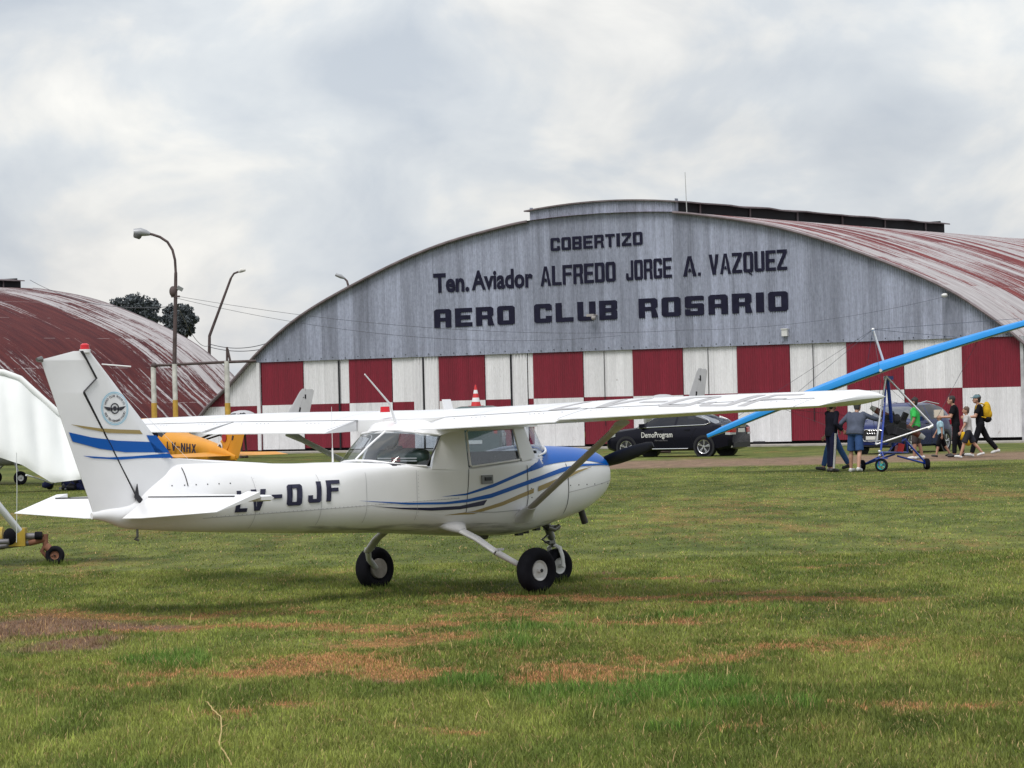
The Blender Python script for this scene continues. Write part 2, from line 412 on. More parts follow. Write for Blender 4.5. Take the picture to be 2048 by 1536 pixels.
# blades of grass
def scatter(n, y0, y1, pw, margin):
    u = rng.random(n); y = (y0**pw + u*(y1**pw - y0**pw))**(1/pw)
    hw = y*(1024/6200)*margin
    return (rng.random(n)*2-1)*hw, y
def blades(n, y0, y1, hmul, wmul, pw=1.0, lm=1.0, margin=1.55):
    x, y = scatter(n, y0, y1, pw, margin)
    c, dry, bare, lush, trk = field_col(x, y, .15)
    keep = rng.random(n) > np.clip(bare*.5 + dry*.30 + trk*.9, 0, .97)
    x, y, c, dry, lush = x[keep], y[keep], c[keep], dry[keep], lush[keep]; n = len(x)
    tuft = fbm(x*3.1, y*1.6, 90, 3)
    h = hmul*(.6 + .8*rng.random(n))*(.5+1.0*tuft)*(1+1.0*lush)*(1-.5*dry)
    straw = rng.random(n) < (.05 + .62*dry)
    c = c*(.66 + .80*rng.random(n))[:,None]
    c[straw] = (np.array([.30,.215,.105])*(1-.55*dry[straw])[:,None]+np.array([.36,.130,.058])*(.55*dry[straw])[:,None])*(.5+.7*rng.random(straw.sum()))[:,None]
    tip = rng.random(n) < .18
    c[tip & ~straw] *= np.array([1.25,1.3,1.0])
    ang = rng.random(n)*2*math.pi
    lean = h*lm*(.15 + .75*rng.random(n)); lean[straw] *= 1.5
    wd = wmul*(.7+.6*rng.random(n))
    dx, dy = np.cos(ang), np.sin(ang)
    z = gz(x, y) - .004
    sx_, sy_ = -dy*wd, dx*wd
    # the broad side towards a random direction
    p0 = np.stack([x-sx_, y-sy_, z],1); p1 = np.stack([x+sx_, y+sy_, z],1)
    mx_, my_ = x+dx*lean*.35, y+dy*lean*.35
    p2 = np.stack([mx_+sx_*.75, my_+sy_*.75, z+h*.6],1); p3 = np.stack([mx_-sx_*.75, my_-sy_*.75, z+h*.6],1)
    p4 = np.stack([x+dx*lean, y+dy*lean, z+h],1)
    V = np.stack([p0,p1,p2,p3,p4],1).reshape(-1,3)
    return V, np.repeat(c,5,0), n
def wheel_tufts():
    V, Cc_, n = [], [], 0
    for wx, wy in WHEELS:
        m_ = 520; a = rng.random(m_)*2*math.pi; r_ = .05+.26*rng.random(m_)
        x, y = wx+np.cos(a)*r_, wy+np.sin(a)*r_*.8; h = .035+.07*rng.random(m_)*(1.2-r_/.31); d = rng.random(m_)*2*math.pi; le = h*.5*rng.random(m_); wd = .0036
        dx, dy = np.cos(d), np.sin(d); z = np.zeros(m_)-.004
        V.append(np.stack([np.stack([x+dy*wd,y-dx*wd,z],1), np.stack([x-dy*wd,y+dx*wd,z],1), np.stack([x+dx*le*.35-dy*wd*.75,y+dy*le*.35+dx*wd*.75,z+h*.6],1), np.stack([x+dx*le*.35+dy*wd*.75,y+dy*le*.35-dx*wd*.75,z+h*.6],1), np.stack([x+dx*le,y+dy*le,z+h],1)],1).reshape(-1,3))
        Cc_.append(np.repeat(np.array([[.075,.10,.024]])*(.7+.6*rng.random((m_,1))),5,0)); n += m_
    return np.concatenate(V), np.concatenate(Cc_), n
WHEELS = [(.1946,29.88),(-1.4387,31.528),(.4216,31.7395),(-5.68,38.1)]
parts = [wheel_tufts(), blades(350000, 14.5, 23.5, .034, .0030), blades(280000, 22.5, 36, .028, .0036, 1.0, 1.3), blades(230000, 35, 84, .022, .0060, 1.6, 2.2), blades(7000, 15, 27, .085, .0032), blades(500, 14.8, 20, .09, .003)]
V = np.concatenate([p[0] for p in parts]); Cc = np.concatenate([p[1] for p in parts]); nb = sum(p[2] for p in parts)
me = bpy.data.meshes.new('grass')
me.vertices.add(len(V)); me.vertices.foreach_set('co', V.astype(np.float32).ravel())
b0 = (np.arange(nb)*5).astype(np.int32)
lp = np.stack([b0, b0+1, b0+2, b0+3, b0+3, b0+2, b0+4],1)
me.loops.add(lp.size); me.loops.foreach_set('vertex_index', lp.ravel())
ls = np.stack([np.arange(nb)*7, np.arange(nb)*7+4],1).astype(np.int32).ravel()
me.polygons.add(2*nb); me.polygons.foreach_set('loop_start', ls)
me.update(calc_edges=True)
ca = me.color_attributes.new('leaf', 'FLOAT_COLOR', 'POINT')
ca.data.foreach_set('color', np.c_[Cc*1.80, np.ones(len(Cc))].astype(np.float32).ravel())
mg = colmat('grass_blades', 'leaf', 0.7); tg_ = mg.node_tree
tl_ = tg_.nodes.new('ShaderNodeBsdfTranslucent'); mxg = tg_.nodes.new('ShaderNodeMixShader'); mxg.inputs[0].default_value = .38
at_ = [q for q in tg_.nodes if q.type == 'ATTRIBUTE'][0]; tg_.links.new(at_.outputs['Color'], tl_.inputs[0])
tg_.links.new(tg_.nodes['Principled BSDF'].outputs[0], mxg.inputs[1]); tg_.links.new(tl_.outputs[0], mxg.inputs[2]); tg_.links.new(mxg.outputs[0], tg_.nodes['Material Output'].inputs[0])
me.materials.append(mg)
gr = bpy.data.objects.new('grass', me); COL.objects.link(gr); kind(gr, 'stuff')
tag(gr, 'short rough green grass with scattered dry straw blades', 'grass')
# one long dry stalk lying in the foreground
b = MB()
pts = [(-1.95,19.3,.03),(-1.85,18.7,.04),(-1.76,18.2,.045),(-1.69,17.6,.05),(-1.655,17.1,.05),(-1.62,16.7,.045),(-1.56,16.3,.04),(-1.47,15.8,.03)]
P = [tuple(p) for p in resample(pts, 30)]
P = [(p[0]+.004*math.sin(i*.8), p[1], p[2]+.004*math.sin(i*2.1)) for i,p in enumerate(P)]
b.tube(P, .0042, 6)
for k in (8, 15, 22): b.tube([P[k], (P[k][0]+.05, P[k][1]-.05, P[k][2]+.03)], [.004,.001], 5)
o = b.build('dry_stalk', pbr('straw', (.42,.31,.12), .8), smooth=50)
tag(o, 'long pale yellow dry stalk lying curved on the foreground grass', 'stalk')
# ---------------------------------------------------------------- hangars
HA = R(-33)
ARX = [0,1.6,3.4,5.37,7.4,9.2,12.0,15.1,17.3,19.16,20.36,22.4]
ARZ = [9.46,9.43,9.34,9.06,8.68,8.2,7.22,5.9,4.5,2.97,2.07,0.0]
def arch(t): return hermite(ARX, ARZ, np.abs(t))
def ridge(t): return 9.96 - .0165*np.asarray(t)**2

def sheetmat(name, base, streak, sheet_w, dark, spots=0.0, rough=.55, metal=0.0, sv=.18, coord='x'):
    """painted or bare corrugated iron: tone of each sheet, streaks down the sheet, stains"""
    m, t, b = newmat(name); L = t.links.new
    c = t.nodes.new('ShaderNodeTexCoord'); s = t.nodes.new('ShaderNodeSeparateXYZ'); L(c.outputs['Object'], s.inputs[0])
    d = t.nodes.new('ShaderNodeMath'); d.operation = 'DIVIDE'; d.inputs[1].default_value = sheet_w; L(s.outputs[0], d.inputs[0])
    fl = t.nodes.new('ShaderNodeMath'); fl.operation = 'FLOOR'; L(d.outputs[0], fl.inputs[0])
    wn = t.nodes.new('ShaderNodeTexWhiteNoise'); wn.noise_dimensions = '1D'; L(fl.outputs[0], wn.inputs['W'])
    def rng_(src, a, b_, lo, hi):
        r = t.nodes.new('ShaderNodeMapRange'); r.inputs[1].default_value = a; r.inputs[2].default_value = b_; r.inputs[3].default_value = lo; r.inputs[4].default_value = hi
        L(src, r.inputs[0]); return r.outputs[0]
    def mul_(x, y):
        n = t.nodes.new('ShaderNodeMath'); n.operation = 'MULTIPLY'; L(x, n.inputs[0]); L(y, n.inputs[1]); return n.outputs[0]
    def noise(scale, detail=4, rg=.6):
        mp_ = t.nodes.new('ShaderNodeMapping'); mp_.inputs['Scale'].default_value = scale; L(c.outputs['Object'], mp_.inputs[0])
        n = t.nodes.new('ShaderNodeTexNoise'); n.inputs['Scale'].default_value = 1; n.inputs['Detail'].default_value = detail; n.inputs['Roughness'].default_value = rg
        L(mp_.outputs[0], n.inputs['Vector']); return n.outputs['Fac']
    k = rng_(wn.outputs[0], 0, 1, 1-sv, 1+sv)
    k = mul_(k, rng_(noise((3.2,3.2,.22)), .3, .7, 1-streak, 1+streak*.8))
    k = mul_(k, rng_(noise((9,9,6), 5, .7), .35, .65, 1-streak*.6, 1+streak*.5))
    # seams between sheets
    fr = t.nodes.new('ShaderNodeMath'); fr.operation = 'FRACT'; L(d.outputs[0], fr.inputs[0])
    k = mul_(k, rng_(fr.outputs[0], 0, .025, .66, 1))
    mm = t.nodes.new('ShaderNodeMixRGB'); mm.blend_type = 'MULTIPLY'; mm.inputs[0].default_value = 1; mm.inputs[1].default_value = (*base,1); L(k, mm.inputs[2])
    mx_ = t.nodes.new('ShaderNodeMixRGB'); mx_.inputs[2].default_value = (*dark,1); L(mm.outputs[0], mx_.inputs[1])
    L(rng_(noise((5,5,3.2), 6, .75), .66-.04*spots, .74, 0, .75 if spots else .12), mx_.inputs[0])
    L(mx_.outputs[0], b.inputs['Base Color'])
    b.inputs['Roughness'].default_value = rough; b.inputs['Metallic'].default_value = metal
    return m
M_gable = sheetmat('bare_galvanised_sheet', (.285,.308,.390), .28, .83, (.09,.085,.09), rough=.5, metal=.1, sv=.20)
M_white = sheetmat('white_painted_sheet', (.66,.66,.68), .10, .83, (.22,.17,.15), spots=.6, rough=.6, sv=.06)
M_red = sheetmat('red_painted_sheet', (.170,.006,.021), .16, .83, (.12,.03,.03), rough=.5, sv=.07)
M_letter = pbr('faded_black_paint', (.012,.012,.030), .7, var=.25, vscale=4, spec=.15)
M_dark = pbr('dark_opening', (.008,.008,.012), .9)
M_trim = pbr('weathered_trim', (.16,.13,.14), .7, var=.3)
M_conc = pbr('concrete', (.33,.31,.28), .9, var=.25, vscale=2.0)

def roofmat(name, bias, grey_from, rd):
    m, t, b = newmat(name); L = t.links.new
    uv = t.nodes.new('ShaderNodeUVMap'); s = t.nodes.new('ShaderNodeSeparateXYZ'); L(uv.outputs[0], s.inputs[0])
    def mth(op, x, y=None, v=None):
        n = t.nodes.new('ShaderNodeMath'); n.operation = op; L(x, n.inputs[0])
        if y is not None: L(y, n.inputs[1])
        if v is not None: n.inputs[1].default_value = v
        return n.outputs[0]
    def rng_(src, a, b_, lo, hi):
        r = t.nodes.new('ShaderNodeMapRange'); r.inputs[1].default_value = a; r.inputs[2].default_value = b_; r.inputs[3].default_value = lo; r.inputs[4].default_value = hi
        L(src, r.inputs[0]); return r.outputs[0]
    def noise(sc, d=5, rg=.65):
        mp_ = t.nodes.new('ShaderNodeMapping'); mp_.inputs['Scale'].default_value = sc; L(uv.outputs[0], mp_.inputs[0])
        n = t.nodes.new('ShaderNodeTexNoise'); n.noise_dimensions = '2D'; n.inputs['Scale'].default_value = 1; n.inputs['Detail'].default_value = d; n.inputs['Roughness'].default_value = rg
        L(mp_.outputs[0], n.inputs['Vector']); return n.outputs['Fac']
    cu = mth('FLOOR', mth('DIVIDE', s.outputs[0], v=.86)); cv = mth('FLOOR', mth('DIVIDE', s.outputs[1], v=3.1))
    cb = t.nodes.new('ShaderNodeCombineXYZ'); L(cu, cb.inputs[0]); L(cv, cb.inputs[1])
    wn = t.nodes.new('ShaderNodeTexWhiteNoise'); wn.noise_dimensions = '2D'; L(cb.outputs[0], wn.inputs['Vector'])
    wc = t.nodes.new('ShaderNodeTexWhiteNoise'); wc.noise_dimensions = '1D'; L(cu, wc.inputs['W'])
    # paint left on the sheet : streaks along the slope + whole sheets + a drift along the roof
    k = mth('ADD', noise((3.6,.16,1)), mth('MULTIPLY', noise((15,2.2,1), 6, .8), v=.80))
    k = mth('ADD', k, mth('MULTIPLY', mth('ADD', wn.outputs[0], wc.outputs[0]), v=.23))
    k = mth('ADD', k, mth('MULTIPLY', noise((.16,.10,1), 2), v=.55))
    k = mth('ADD', k, rng_(s.outputs[0], grey_from[0], grey_from[1], 0, grey_from[2]))
    f = rng_(k, bias-.045, bias+.045, 0, 1)
    red = t.nodes.new('ShaderNodeMixRGB'); red.inputs[1].default_value = (*rd,1); red.inputs[2].default_value = (rd[0]*1.9, rd[1]*2.0, rd[2]*1.5, 1)
    L(rng_(noise((2.2,.3,1)), .35, .7, 0, 1), red.inputs[0])
    gry = t.nodes.new('ShaderNodeMixRGB'); gry.inputs[1].default_value = (.28,.255,.26,1); gry.inputs[2].default_value = (.46,.44,.45,1)
    L(rng_(noise((5,.5,1)), .3, .7, 0, 1), gry.inputs[0])
    mx_ = t.nodes.new('ShaderNodeMixRGB'); L(f, mx_.inputs[0]); L(gry.outputs[0], mx_.inputs[1]); L(red.outputs[0], mx_.inputs[2])
    # laps between sheets : thin dark lines down the slope, broken pale lines across
    fu = mth('FRACT', mth('DIVIDE', s.outputs[0], v=.86)); fv = mth('FRACT', mth('DIVIDE', s.outputs[1], v=3.1))
    lapu = rng_(fu, 0, .05, .62, 1)
    mm = t.nodes.new('ShaderNodeMixRGB'); mm.blend_type = 'MULTIPLY'; mm.inputs[0].default_value = 1; L(mx_.outputs[0], mm.inputs[1]); L(lapu, mm.inputs[2])
    lv = mth('MULTIPLY', rng_(fv, .985, .99, 0, 1), rng_(noise((.7,.7,1)), .5, .56, 0, .6))
    m2 = t.nodes.new('ShaderNodeMixRGB'); m2.inputs[2].default_value = (.38,.33,.33,1); L(lv, m2.inputs[0]); L(mm.outputs[0], m2.inputs[1])
    L(m2.outputs[0], b.inputs['Base Color'])
    b.inputs['Roughness'].default_value = .75; b.inputs['Specular IOR Level'].default_value = .15
    wv = t.nodes.new('ShaderNodeMath'); wv.operation = 'SINE'; L(mth('MULTIPLY', s.outputs[0], v=2*math.pi/.095), wv.inputs[0])
    bp = t.nodes.new('ShaderNodeBump'); bp.inputs['Strength'].default_value = .7; bp.inputs['Distance'].default_value = .012
    L(wv.outputs[0], bp.inputs['Height']); L(bp.outputs[0], b.inputs['Normal'])
    return m

def hangar_shell(root, length, vent_len, rm, vent_from=0.0):
    ts = np.concatenate([np.linspace(-22.4,-3.4,70), np.linspace(-3.2,3.2,9), np.linspace(3.4,22.4,70)])
    zs = arch(ts); arc = np.r_[0, np.cumsum(np.hypot(np.diff(ts), np.diff(zs)))]
    dl = np.linspace(-.18, length, 13)
    me = bpy.data.meshes.new('roof'); n = len(ts)
    V = [(ts[i], d, zs[i]) for d in dl for i in range(n)]
    F = [(k*n+i, k*n+i+1, (k+1)*n+i+1, (k+1)*n+i) for k in range(len(dl)-1) for i in range(n-1)]
    me.from_pydata(V, [], F)
    ul = me.uv_layers.new(name='UVMap')
    for p in me.polygons:
        for li in p.loop_indices:
            vi = me.loops[li].vertex_index
            ul.data[li].uv = (dl[vi//n], abs(arc[vi % n]-arc[n//2]))
    me.polygons.foreach_set('use_smooth', [True]*len(me.polygons))
    me.materials.append(rm)
    ro = bpy.data.objects.new('roof', me); COL.objects.link(ro); ro.parent = root
    # edge boards along both arches
    b = MB()
    for d in (-.19, length+.01):
        b.tube([(t, d, float(arch(t))-.03) for t in np.linspace(-22.4,-3.45,40)], .06, 6)
        b.tube([(t, d, float(arch(t))-.03) for t in np.linspace(3.45,22.4,40)], .06, 6)
    b.each('edge_trim', M_trim, root, 40)
    # open ridge ventilator
    b = MB(); n_ = 14
    tt = np.linspace(-3.62, 3.62, n_)
    rings = []
    for d in np.linspace(vent_from-.12, vent_len, 24):
        j = .02*math.sin(d*1.9)+.015*math.sin(d*4.3)
        rings.append([(t, d, float(ridge(t))+.035+j) for t in tt] + [(t, d, float(ridge(t))-.02+j) for t in tt[::-1]])
    b.loft(rings)
    b.build('ventilator_roof', rm if False else M_trim, root, smooth=40)
    b = MB()
    for s in (-1, 1):
        b.box((s*3.32, (vent_len+vent_from)/2, 9.54), (.06, vent_len-vent_from-.1, .46))
    b.box((0, vent_len-.25, 9.6), (6.5, .06, .6))
    b.each('ventilator_shade', M_dark, root)  # solid black panels stand in for the shade inside the open sides
    for k, d in enumerate(np.arange(vent_from+2.1, vent_len, 4.2)):
        b = MB()
        for s in (-1, 1): b.tube([(s*3.4, d, 9.3), (s*3.4, d, 9.78)], .05, 6)
        b.each('ventilator_post', M_trim, root)

def corrugated(b, t0, t1, zlo, zhi, y, mi=0, pitch=.1, amp=.018):
    n = max(2, int(round((t1-t0)/pitch*8)))
    ts = np.linspace(t0, t1, n+1)
    yy = y + amp*np.sin(ts*2*math.pi/pitch)
    lo = zlo(ts) if callable(zlo) else np.full(n+1, zlo)
    hi = zhi(ts) if callable(zhi) else np.full(n+1, zhi)
    hi = np.maximum(hi, lo)
    o = len(b.v)
    b.v += [(float(a), float(c), float(d)) for a, c, d in zip(ts, yy, lo)] + [(float(a), float(c), float(d)) for a, c, d in zip(ts, yy, hi)]
    for i in range(n): b.f.append([o+i, o+i+1, o+n+1+i+1, o+n+1+i]); b.m.append(mi)

HC = (3.75, 125.0)
hg = thing('hangar', 'grey corrugated arched hangar with red and white chequered doors and painted club name', 'hangar', (HC[0], HC[1], 0), (0,0,HA))
M_roof = roofmat('rusted_painted_roof', 1.43, (0,1,0), (.105,.021,.026))
hangar_shell(hg, 34, 25.3, M_roof)
# gable cladding above the doors, with the raised middle
b = MB()
corrugated(b, -17.9, -3.4, 3.93, lambda t: arch(t)-.02, 0)
corrugated(b, -3.4, 3.45, 3.93, lambda t: ridge(t)-.03, 0)
corrugated(b, 3.45, 18.2, 3.93, lambda t: arch(t)-.02, 0)
for t_ in (-3.4, 3.45): b.box((t_, .12, 9.5), (.04, .2, .75))
b.build('gable_wall', M_gable, hg, smooth=60)
b = MB()   # fixings and the ragged lower edge
for t_ in np.arange(-17.2, 18, .62): b.box((t_+.07*math.sin(t_*9), -.02, 4.02+.02*math.sin(t_*5)), (.035,.02,.035))
b.build('fixing_bolt', M_dark, hg)['kind'] = 'stuff'
b = MB(); corrugated(b, -22.2, -17.5, .12, lambda t: np.minimum(arch(t)-.03, 2.05), .06, 0); corrugated(b, -22.2,-19.5, 2.05, lambda t: arch(t)-.03, .06, 1); corrugated(b, -19.5, -17.62, 2.05, lambda t: np.minimum(arch(t)-.03, 3.93), .06, 0)
for i, f_ in enumerate(b.f):
    x_ = b.v[f_[0]][0]
    if b.v[f_[0]][2] < 1 and x_ > -19.5: b.m[i] = 1
b.build('corner_wall', [M_white, M_red], hg, smooth=60)
b = MB(); b.box((-17.6, .03, 2.02), (.16, .1, 3.8)); b.build('corner_post', M_white, hg)
b = MB(); corrugated(b, 18.2, 22.2, .05, lambda t: arch(t)-.03, .06, 0); b.build('corner_wall', M_white, hg, smooth=60)
b = MB(); b.box((18.16, -.02, 1.98), (.13, .1, 3.9)); b.build('corner_post', pbr('grimy_white', (.42,.42,.44), .7, var=.3), hg)
b = MB(); b.box((0, 34.0, 2.0), (40, .05, 4)); b.prism([(t, float(arch(t))-.05) for t in np.linspace(-20,20,60)] + [(20,4),( -20,4)], lambda u,v,t: (u, 34+t, v), 0, .05)
b.build('rear_wall', M_gable, hg)
# sliding doors : chequered in red and white
edges = [-17.48,-15.21,-12.79,-10.55,-8.15,-5.84,-3.48,-1.08,1.28,3.59,6.03,8.38,10.83,13.24,15.67,18.08]
for i in range(15):
    a_, c_ = edges[i], edges[i+1]; red_top = (i % 2 == 0)
    j = .035*math.sin(i*2.7)
    zb = .14 + .04*math.sin(i*1.9); zm = 2.06 + .02*math.sin(i*3.1)
    b = MB(); yy = .07 + (.045 if i % 2 else 0)
    ribs = {3: (-9.45,-8.2), 5: (-4.5,-3.75)}.get(i)
    spans = [(a_, c_)] if not ribs else [(a_, ribs[0]), (ribs[1], c_)]
    for s0, s1 in spans:
        corrugated(b, s0, s1, zb, zm, yy, 0 if red_top else 1, amp=.014)
        corrugated(b, s0, s1, zm, 3.95, yy, 1 if red_top else 0, amp=.014)
    if ribs: corrugated(b, ribs[0], ribs[1], .1, 3.95, yy-.03, 0, pitch=.155, amp=.035)
    b.build('door', [M_white, M_red], hg, smooth=60)
    if i in (2, 4, 9, 10, 12):
        b = MB(); b.box(((a_+c_)/2-.25, yy-.03, .09), (.5, .06, .16)); b.build('door_roller', M_dark, hg)
b = MB()
for t_ in (-13.29, -8.91, -4.53): b.box((t_, .035, 2.0), (.085, .012, 3.8))
for t_ in (-.05, 4.75, 9.4): b.box((t_, .055, 2.4), (.028, .01, 3.0))
b.each('door_gap', M_dark, hg)
b = MB(); b.box((0, .32, .11), (40, .02, .22)); b.build('threshold_gap', M_dark, hg)
# painted lettering
PXT = ([868,1102,1285,1577], [-8.25,-2.42,1.91,8.42])
def T(px): return float(np.interp(px, *PXT))
def letters(txt, t0, t1, z0a, z1a, hgt, gap=.20, a=.30, b_=.21, wide={'I':.45,'.':.32}, ml=None):
    mb = ml if ml is not None else MB()
    ws = [wide.get(c, 1.0) for c in txt]; unit = (t1-t0)/(sum(ws)+gap*(len(txt)-1)); t = t0
    for c, w_ in zip(txt, ws):
        gw = unit*w_
        a2 = a if c not in 'I.' else 1.0
        for p in glyph(c, a2, b_):
            zz = z0a + (z1a-z0a)*((t+gw/2-t0)/(t1-t0) if t1 > t0 else 0)
            mb.prism(p, lambda u, v, k: (t+u*gw, k, zz+v*hgt), -.034, -.0215)
        t += gw + unit*gap
    return mb
letters('COBERTIZO', -2.42, 1.93, 8.05, 8.10, .53, gap=.17, wide={'I':.38}).build('lettering', M_letter, hg)
mb = MB()
def zl(px): return float(np.interp(px, [868,1576], [6.56,6.82]))
for wd, p0, p1 in (('aLFREDO',1081,1231),('JORGE',1252,1345),('a.',1368,1404),('VaZQUEZ',1421,1577)):
    letters(wd, T(p0), T(p1), zl(p0), zl(p1), .80, gap=.12, a=.32, b_=.16, wide={'I':.4,'.':.22,'a':1.1,'J':.85}).build('lettering', M_letter, hg)
for wd, p0, p1 in (('Ten.',868,940), ('Aviador',945,1066)):
    mb = MB(); vs, fs = font_polys(wd, .035)
    x0, x1 = vs[:,0].min(), vs[:,0].max(); cap = .73
    sx_ = (T(p1)-T(p0))/(x1-x0); sz_ = .80/cap; zz = zl((p0+p1)/2)
    mb.add([(T(p0)+(x-x0)*sx_, -.030, zz + .04 + y*sz_*.98) for x, y in vs], fs)
    mb.build('lettering', M_letter, hg)
mb = MB()
def zl2(px): return float(np.interp(px, [868,1577], [5.11,5.22]))
for wd, p0, p1 in (('AERO',868,1029),('CLUB',1067,1233),('ROSARIO',1275,1577)):
    letters(wd, T(p0), T(p1), zl2(p0), zl2(p1), .775, gap=.22, a=.34, b_=.23, wide={'I':.4}).build('lettering', M_letter, hg)
M_box = pbr('white_plastic_box', (.6,.6,.6), .5)
for px, z in ((1571,4.37),):
    b = MB(); b.box((T(px), -.09, z), (.24,.14,.26)); b.box((T(px), -.10, z+.15), (.28,.17,.04)); b.build('wall_lamp', M_box, hg)
b = MB(); b.tube([(T(1192),-.02,5.36),(T(1192),-.28,5.38)], .03, 8); b.box((T(1192)-.1,-.32,5.36), (.34,.16,.1)); b.ball((T(1192)+.02,-.32,5.26), .1); b.build('wall_lamp', pbr('lamp_grey',(.3,.28,.28),.5), hg, smooth=40)
b = MB(); b.tube([(15.2,-.02,5.62),(15.2,-.3,5.6)], .03, 8); b.ball((15.2,-.32,5.55), (.12,.14,.08)); b.build('wall_lamp', M_box, hg, smooth=40)
b = MB(); b.tube([(3.9, .15, 9.2), (3.86, .15, 10.9)], [.022,.014], 6); b.build('mast', pbr('pale_metal', (.5,.5,.5), .4, .6), hg)
# concrete strip along the doors
b = MB(); b.box((0, -1.1, .03), (41, 2.6, .06))
o = b.build('apron', M_conc, None, loc=(HC[0],HC[1],0), rot=(0,0,HA)); kind(o, 'structure'); tag(o, 'narrow concrete strip along the hangar doors', 'apron')

M_roof2 = roofmat('rusted_red_roof', 1.16, (25.5,32,-.33), (.055,.012,.015))
hg2 = thing('hangar', 'red rusting arched hangar roof with dark ridge ventilator beside the lamp posts', 'hangar', (-30.8-.545*34, 183.5-.839*34, 0), (0,0,HA))
hangar_shell(hg2, 34, 33.1, M_roof2)
b = MB(); b.prism([(t, float(arch(t))-.05) for t in np.linspace(-22.3,22.3,80)], lambda u,v,t: (u, 34-.1+t, v), 0, .05); b.build('rear_wall', M_gable, hg2)
b = MB(); b.prism([(t, float(arch(t))-.05) for t in np.linspace(-22.3,22.3,80)], lambda u,v,t: (u, t, v), 0, .05); b.build('gable_wall', M_gable, hg2)

# ---------------------------------------------------------------- lamps, posts, trees, wires
M_rustpole = pbr('rusty_pole', (.080,.055,.055), .7, var=.4, vscale=4)
M_whitepole = pbr('white_post_paint', (.58,.57,.54), .6, var=.25, vscale=5)
M_yellowpole = pbr('yellow_post_paint', (.52,.31,.05), .6, var=.25, vscale=5)
M_lampgrey = pbr('lamp_head_grey', (.30,.31,.33), .45, .2)
def at(px, py, Y):
    """a point of the place: photograph column and row at distance Y (used for the far furniture)"""
    x, y = px-1024, py-768
    xx = math.cos(rol)*x - math.sin(rol)*y; yy = math.sin(rol)*x + math.cos(rol)*y
    k = Y/(6199.94*math.cos(pit)+yy*math.sin(pit))
    return Vector((xx*k, Y, CH+(6199.94*math.sin(pit)-yy*math.cos(pit))*k))
Y1 = 107.0
c0 = at(351, 820, Y1); c0.z = 0
t = thing('street_lamp', 'tall rusty lamp post with curved arm and grey floodlight, in front of the red roof', 'street lamp', c0)
def rel(px, py, Y=Y1, o=None): return at(px, py, Y) - (o if o is not None else c0)
b = MB(); zt, zy = rel(351,728).z, rel(351,800).z
b.tube([(0,0,zt), rel(351,600), rel(351.5,545)], [.075,.065,.055], 10); b.build('pole', M_rustpole, t, smooth=40)
b = MB(); b.tube([(0,0,zy),(0,0,zt)], .085, 10); b.build('pole_base', M_whitepole, t, smooth=40)
b = MB(); b.tube([(0,0,0),(0,0,zy)], .09, 10); b.build('pole_band', M_yellowpole, t, smooth=40)
b = MB(); P = [rel(351.5,545), rel(350,520), rel(345,500), rel(335,484), rel(320,474), rel(305,469), rel(294,467)]
b.tube(P, .045, 8); b.build('arm', M_rustpole, t, smooth=60)
b = MB(); b.tube([rel(300,468), rel(292,466), rel(282,464), rel(268,465)], [.06,.11,.15,.13], 10); b.build('lamp_head', M_lampgrey, t, smooth=50)
b = MB(); b.tube([rel(276,468), rel(274,474), rel(273,477)], [.16,.14,.10], 10); b.build('lamp_glass', pbr('lamp_glass', (.12,.12,.13), .3), t, smooth=50)
b = MB(); p = rel(346,583); b.ball(p, (.13,.13,.19)); b.box(rel(351,593), (.3,.12,.06)); b.build('junction_box', M_rustpole, t, smooth=50)
b = MB(); p = rel(360,577); b.box(p, (.2,.14,.13), rot=Euler((.2,.5,.3)).to_matrix()); b.tube([rel(352,582), p], .02, 6); b.build('floodlight', M_lampgrey, t)

c1 = at(419, 760, 186); c1.z = 0
t = thing('street_lamp', 'leaning thin lamp post with pale lamp head, standing between the two hangars', 'street lamp', c1)
q = lambda px, py: at(px, py, 186) - c1
b = MB(); b.tube([(0,0,0), q(418.5,712), q(419,672), q(462,556)], [.11,.1,.09,.07], 8); b.tube([q(462,556), q(468,547), q(478,543)], .06, 8); b.build('pole', M_rustpole, t, smooth=50)
b = MB(); b.tube([q(477,544), q(482,541), q(491,540)], [.06,.13,.07], 8); b.build('lamp_head', M_whitepole, t, smooth=50)
c2 = at(700, 640, 178); c2.z = 0
t = thing('street_lamp', 'small lamp post showing only its head and arm above the grey hangar roof edge', 'street lamp', c2)
q = lambda px, py: at(px, py, 178) - c2
b = MB(); b.tube([(0,0,0), q(699,580), q(694,562), q(688,556)], [.1,.07,.06,.05], 8); b.build('pole', M_rustpole, t, smooth=50)
b = MB(); b.tube([q(690,557), q(682,553), q(671,549)], [.05,.12,.09], 8); b.build('lamp_head', M_lampgrey, t, smooth=50)
# old post and rail frame
c3 = at(308, 800, 109); c3.z = 0; Y3 = 109
t = thing('post_frame', 'white and yellow posts joined by a dark overhead rail, beside the grey hangar', 'post frame', c3)
q = lambda px, py: at(px, py, Y3) - c3
for px, top in ((308,734),(455,722)):
    x_ = q(px, 800).x; zt = q(px, top).z; zy = q(px, 806).z
    b = MB(); b.tube([(x_,0,0),(x_,0,zy)], .10, 10); b.tube([(x_,0,zy),(x_,0,zt)], .09, 10, 1); b.build('post', [M_yellowpole, M_whitepole], t, smooth=40)
b = MB(); b.tube([q(308,731), q(455,724), q(512,722)], .05, 8); b.ball(q(308,731), .11); b.build('rail', M_rustpole, t, smooth=40)
b = MB(); b.tube([q(454,724), q(454,694)], .04, 6); b.tube([q(461,724), q(455,698)], .04, 6); b.each('bracket', M_rustpole, t)

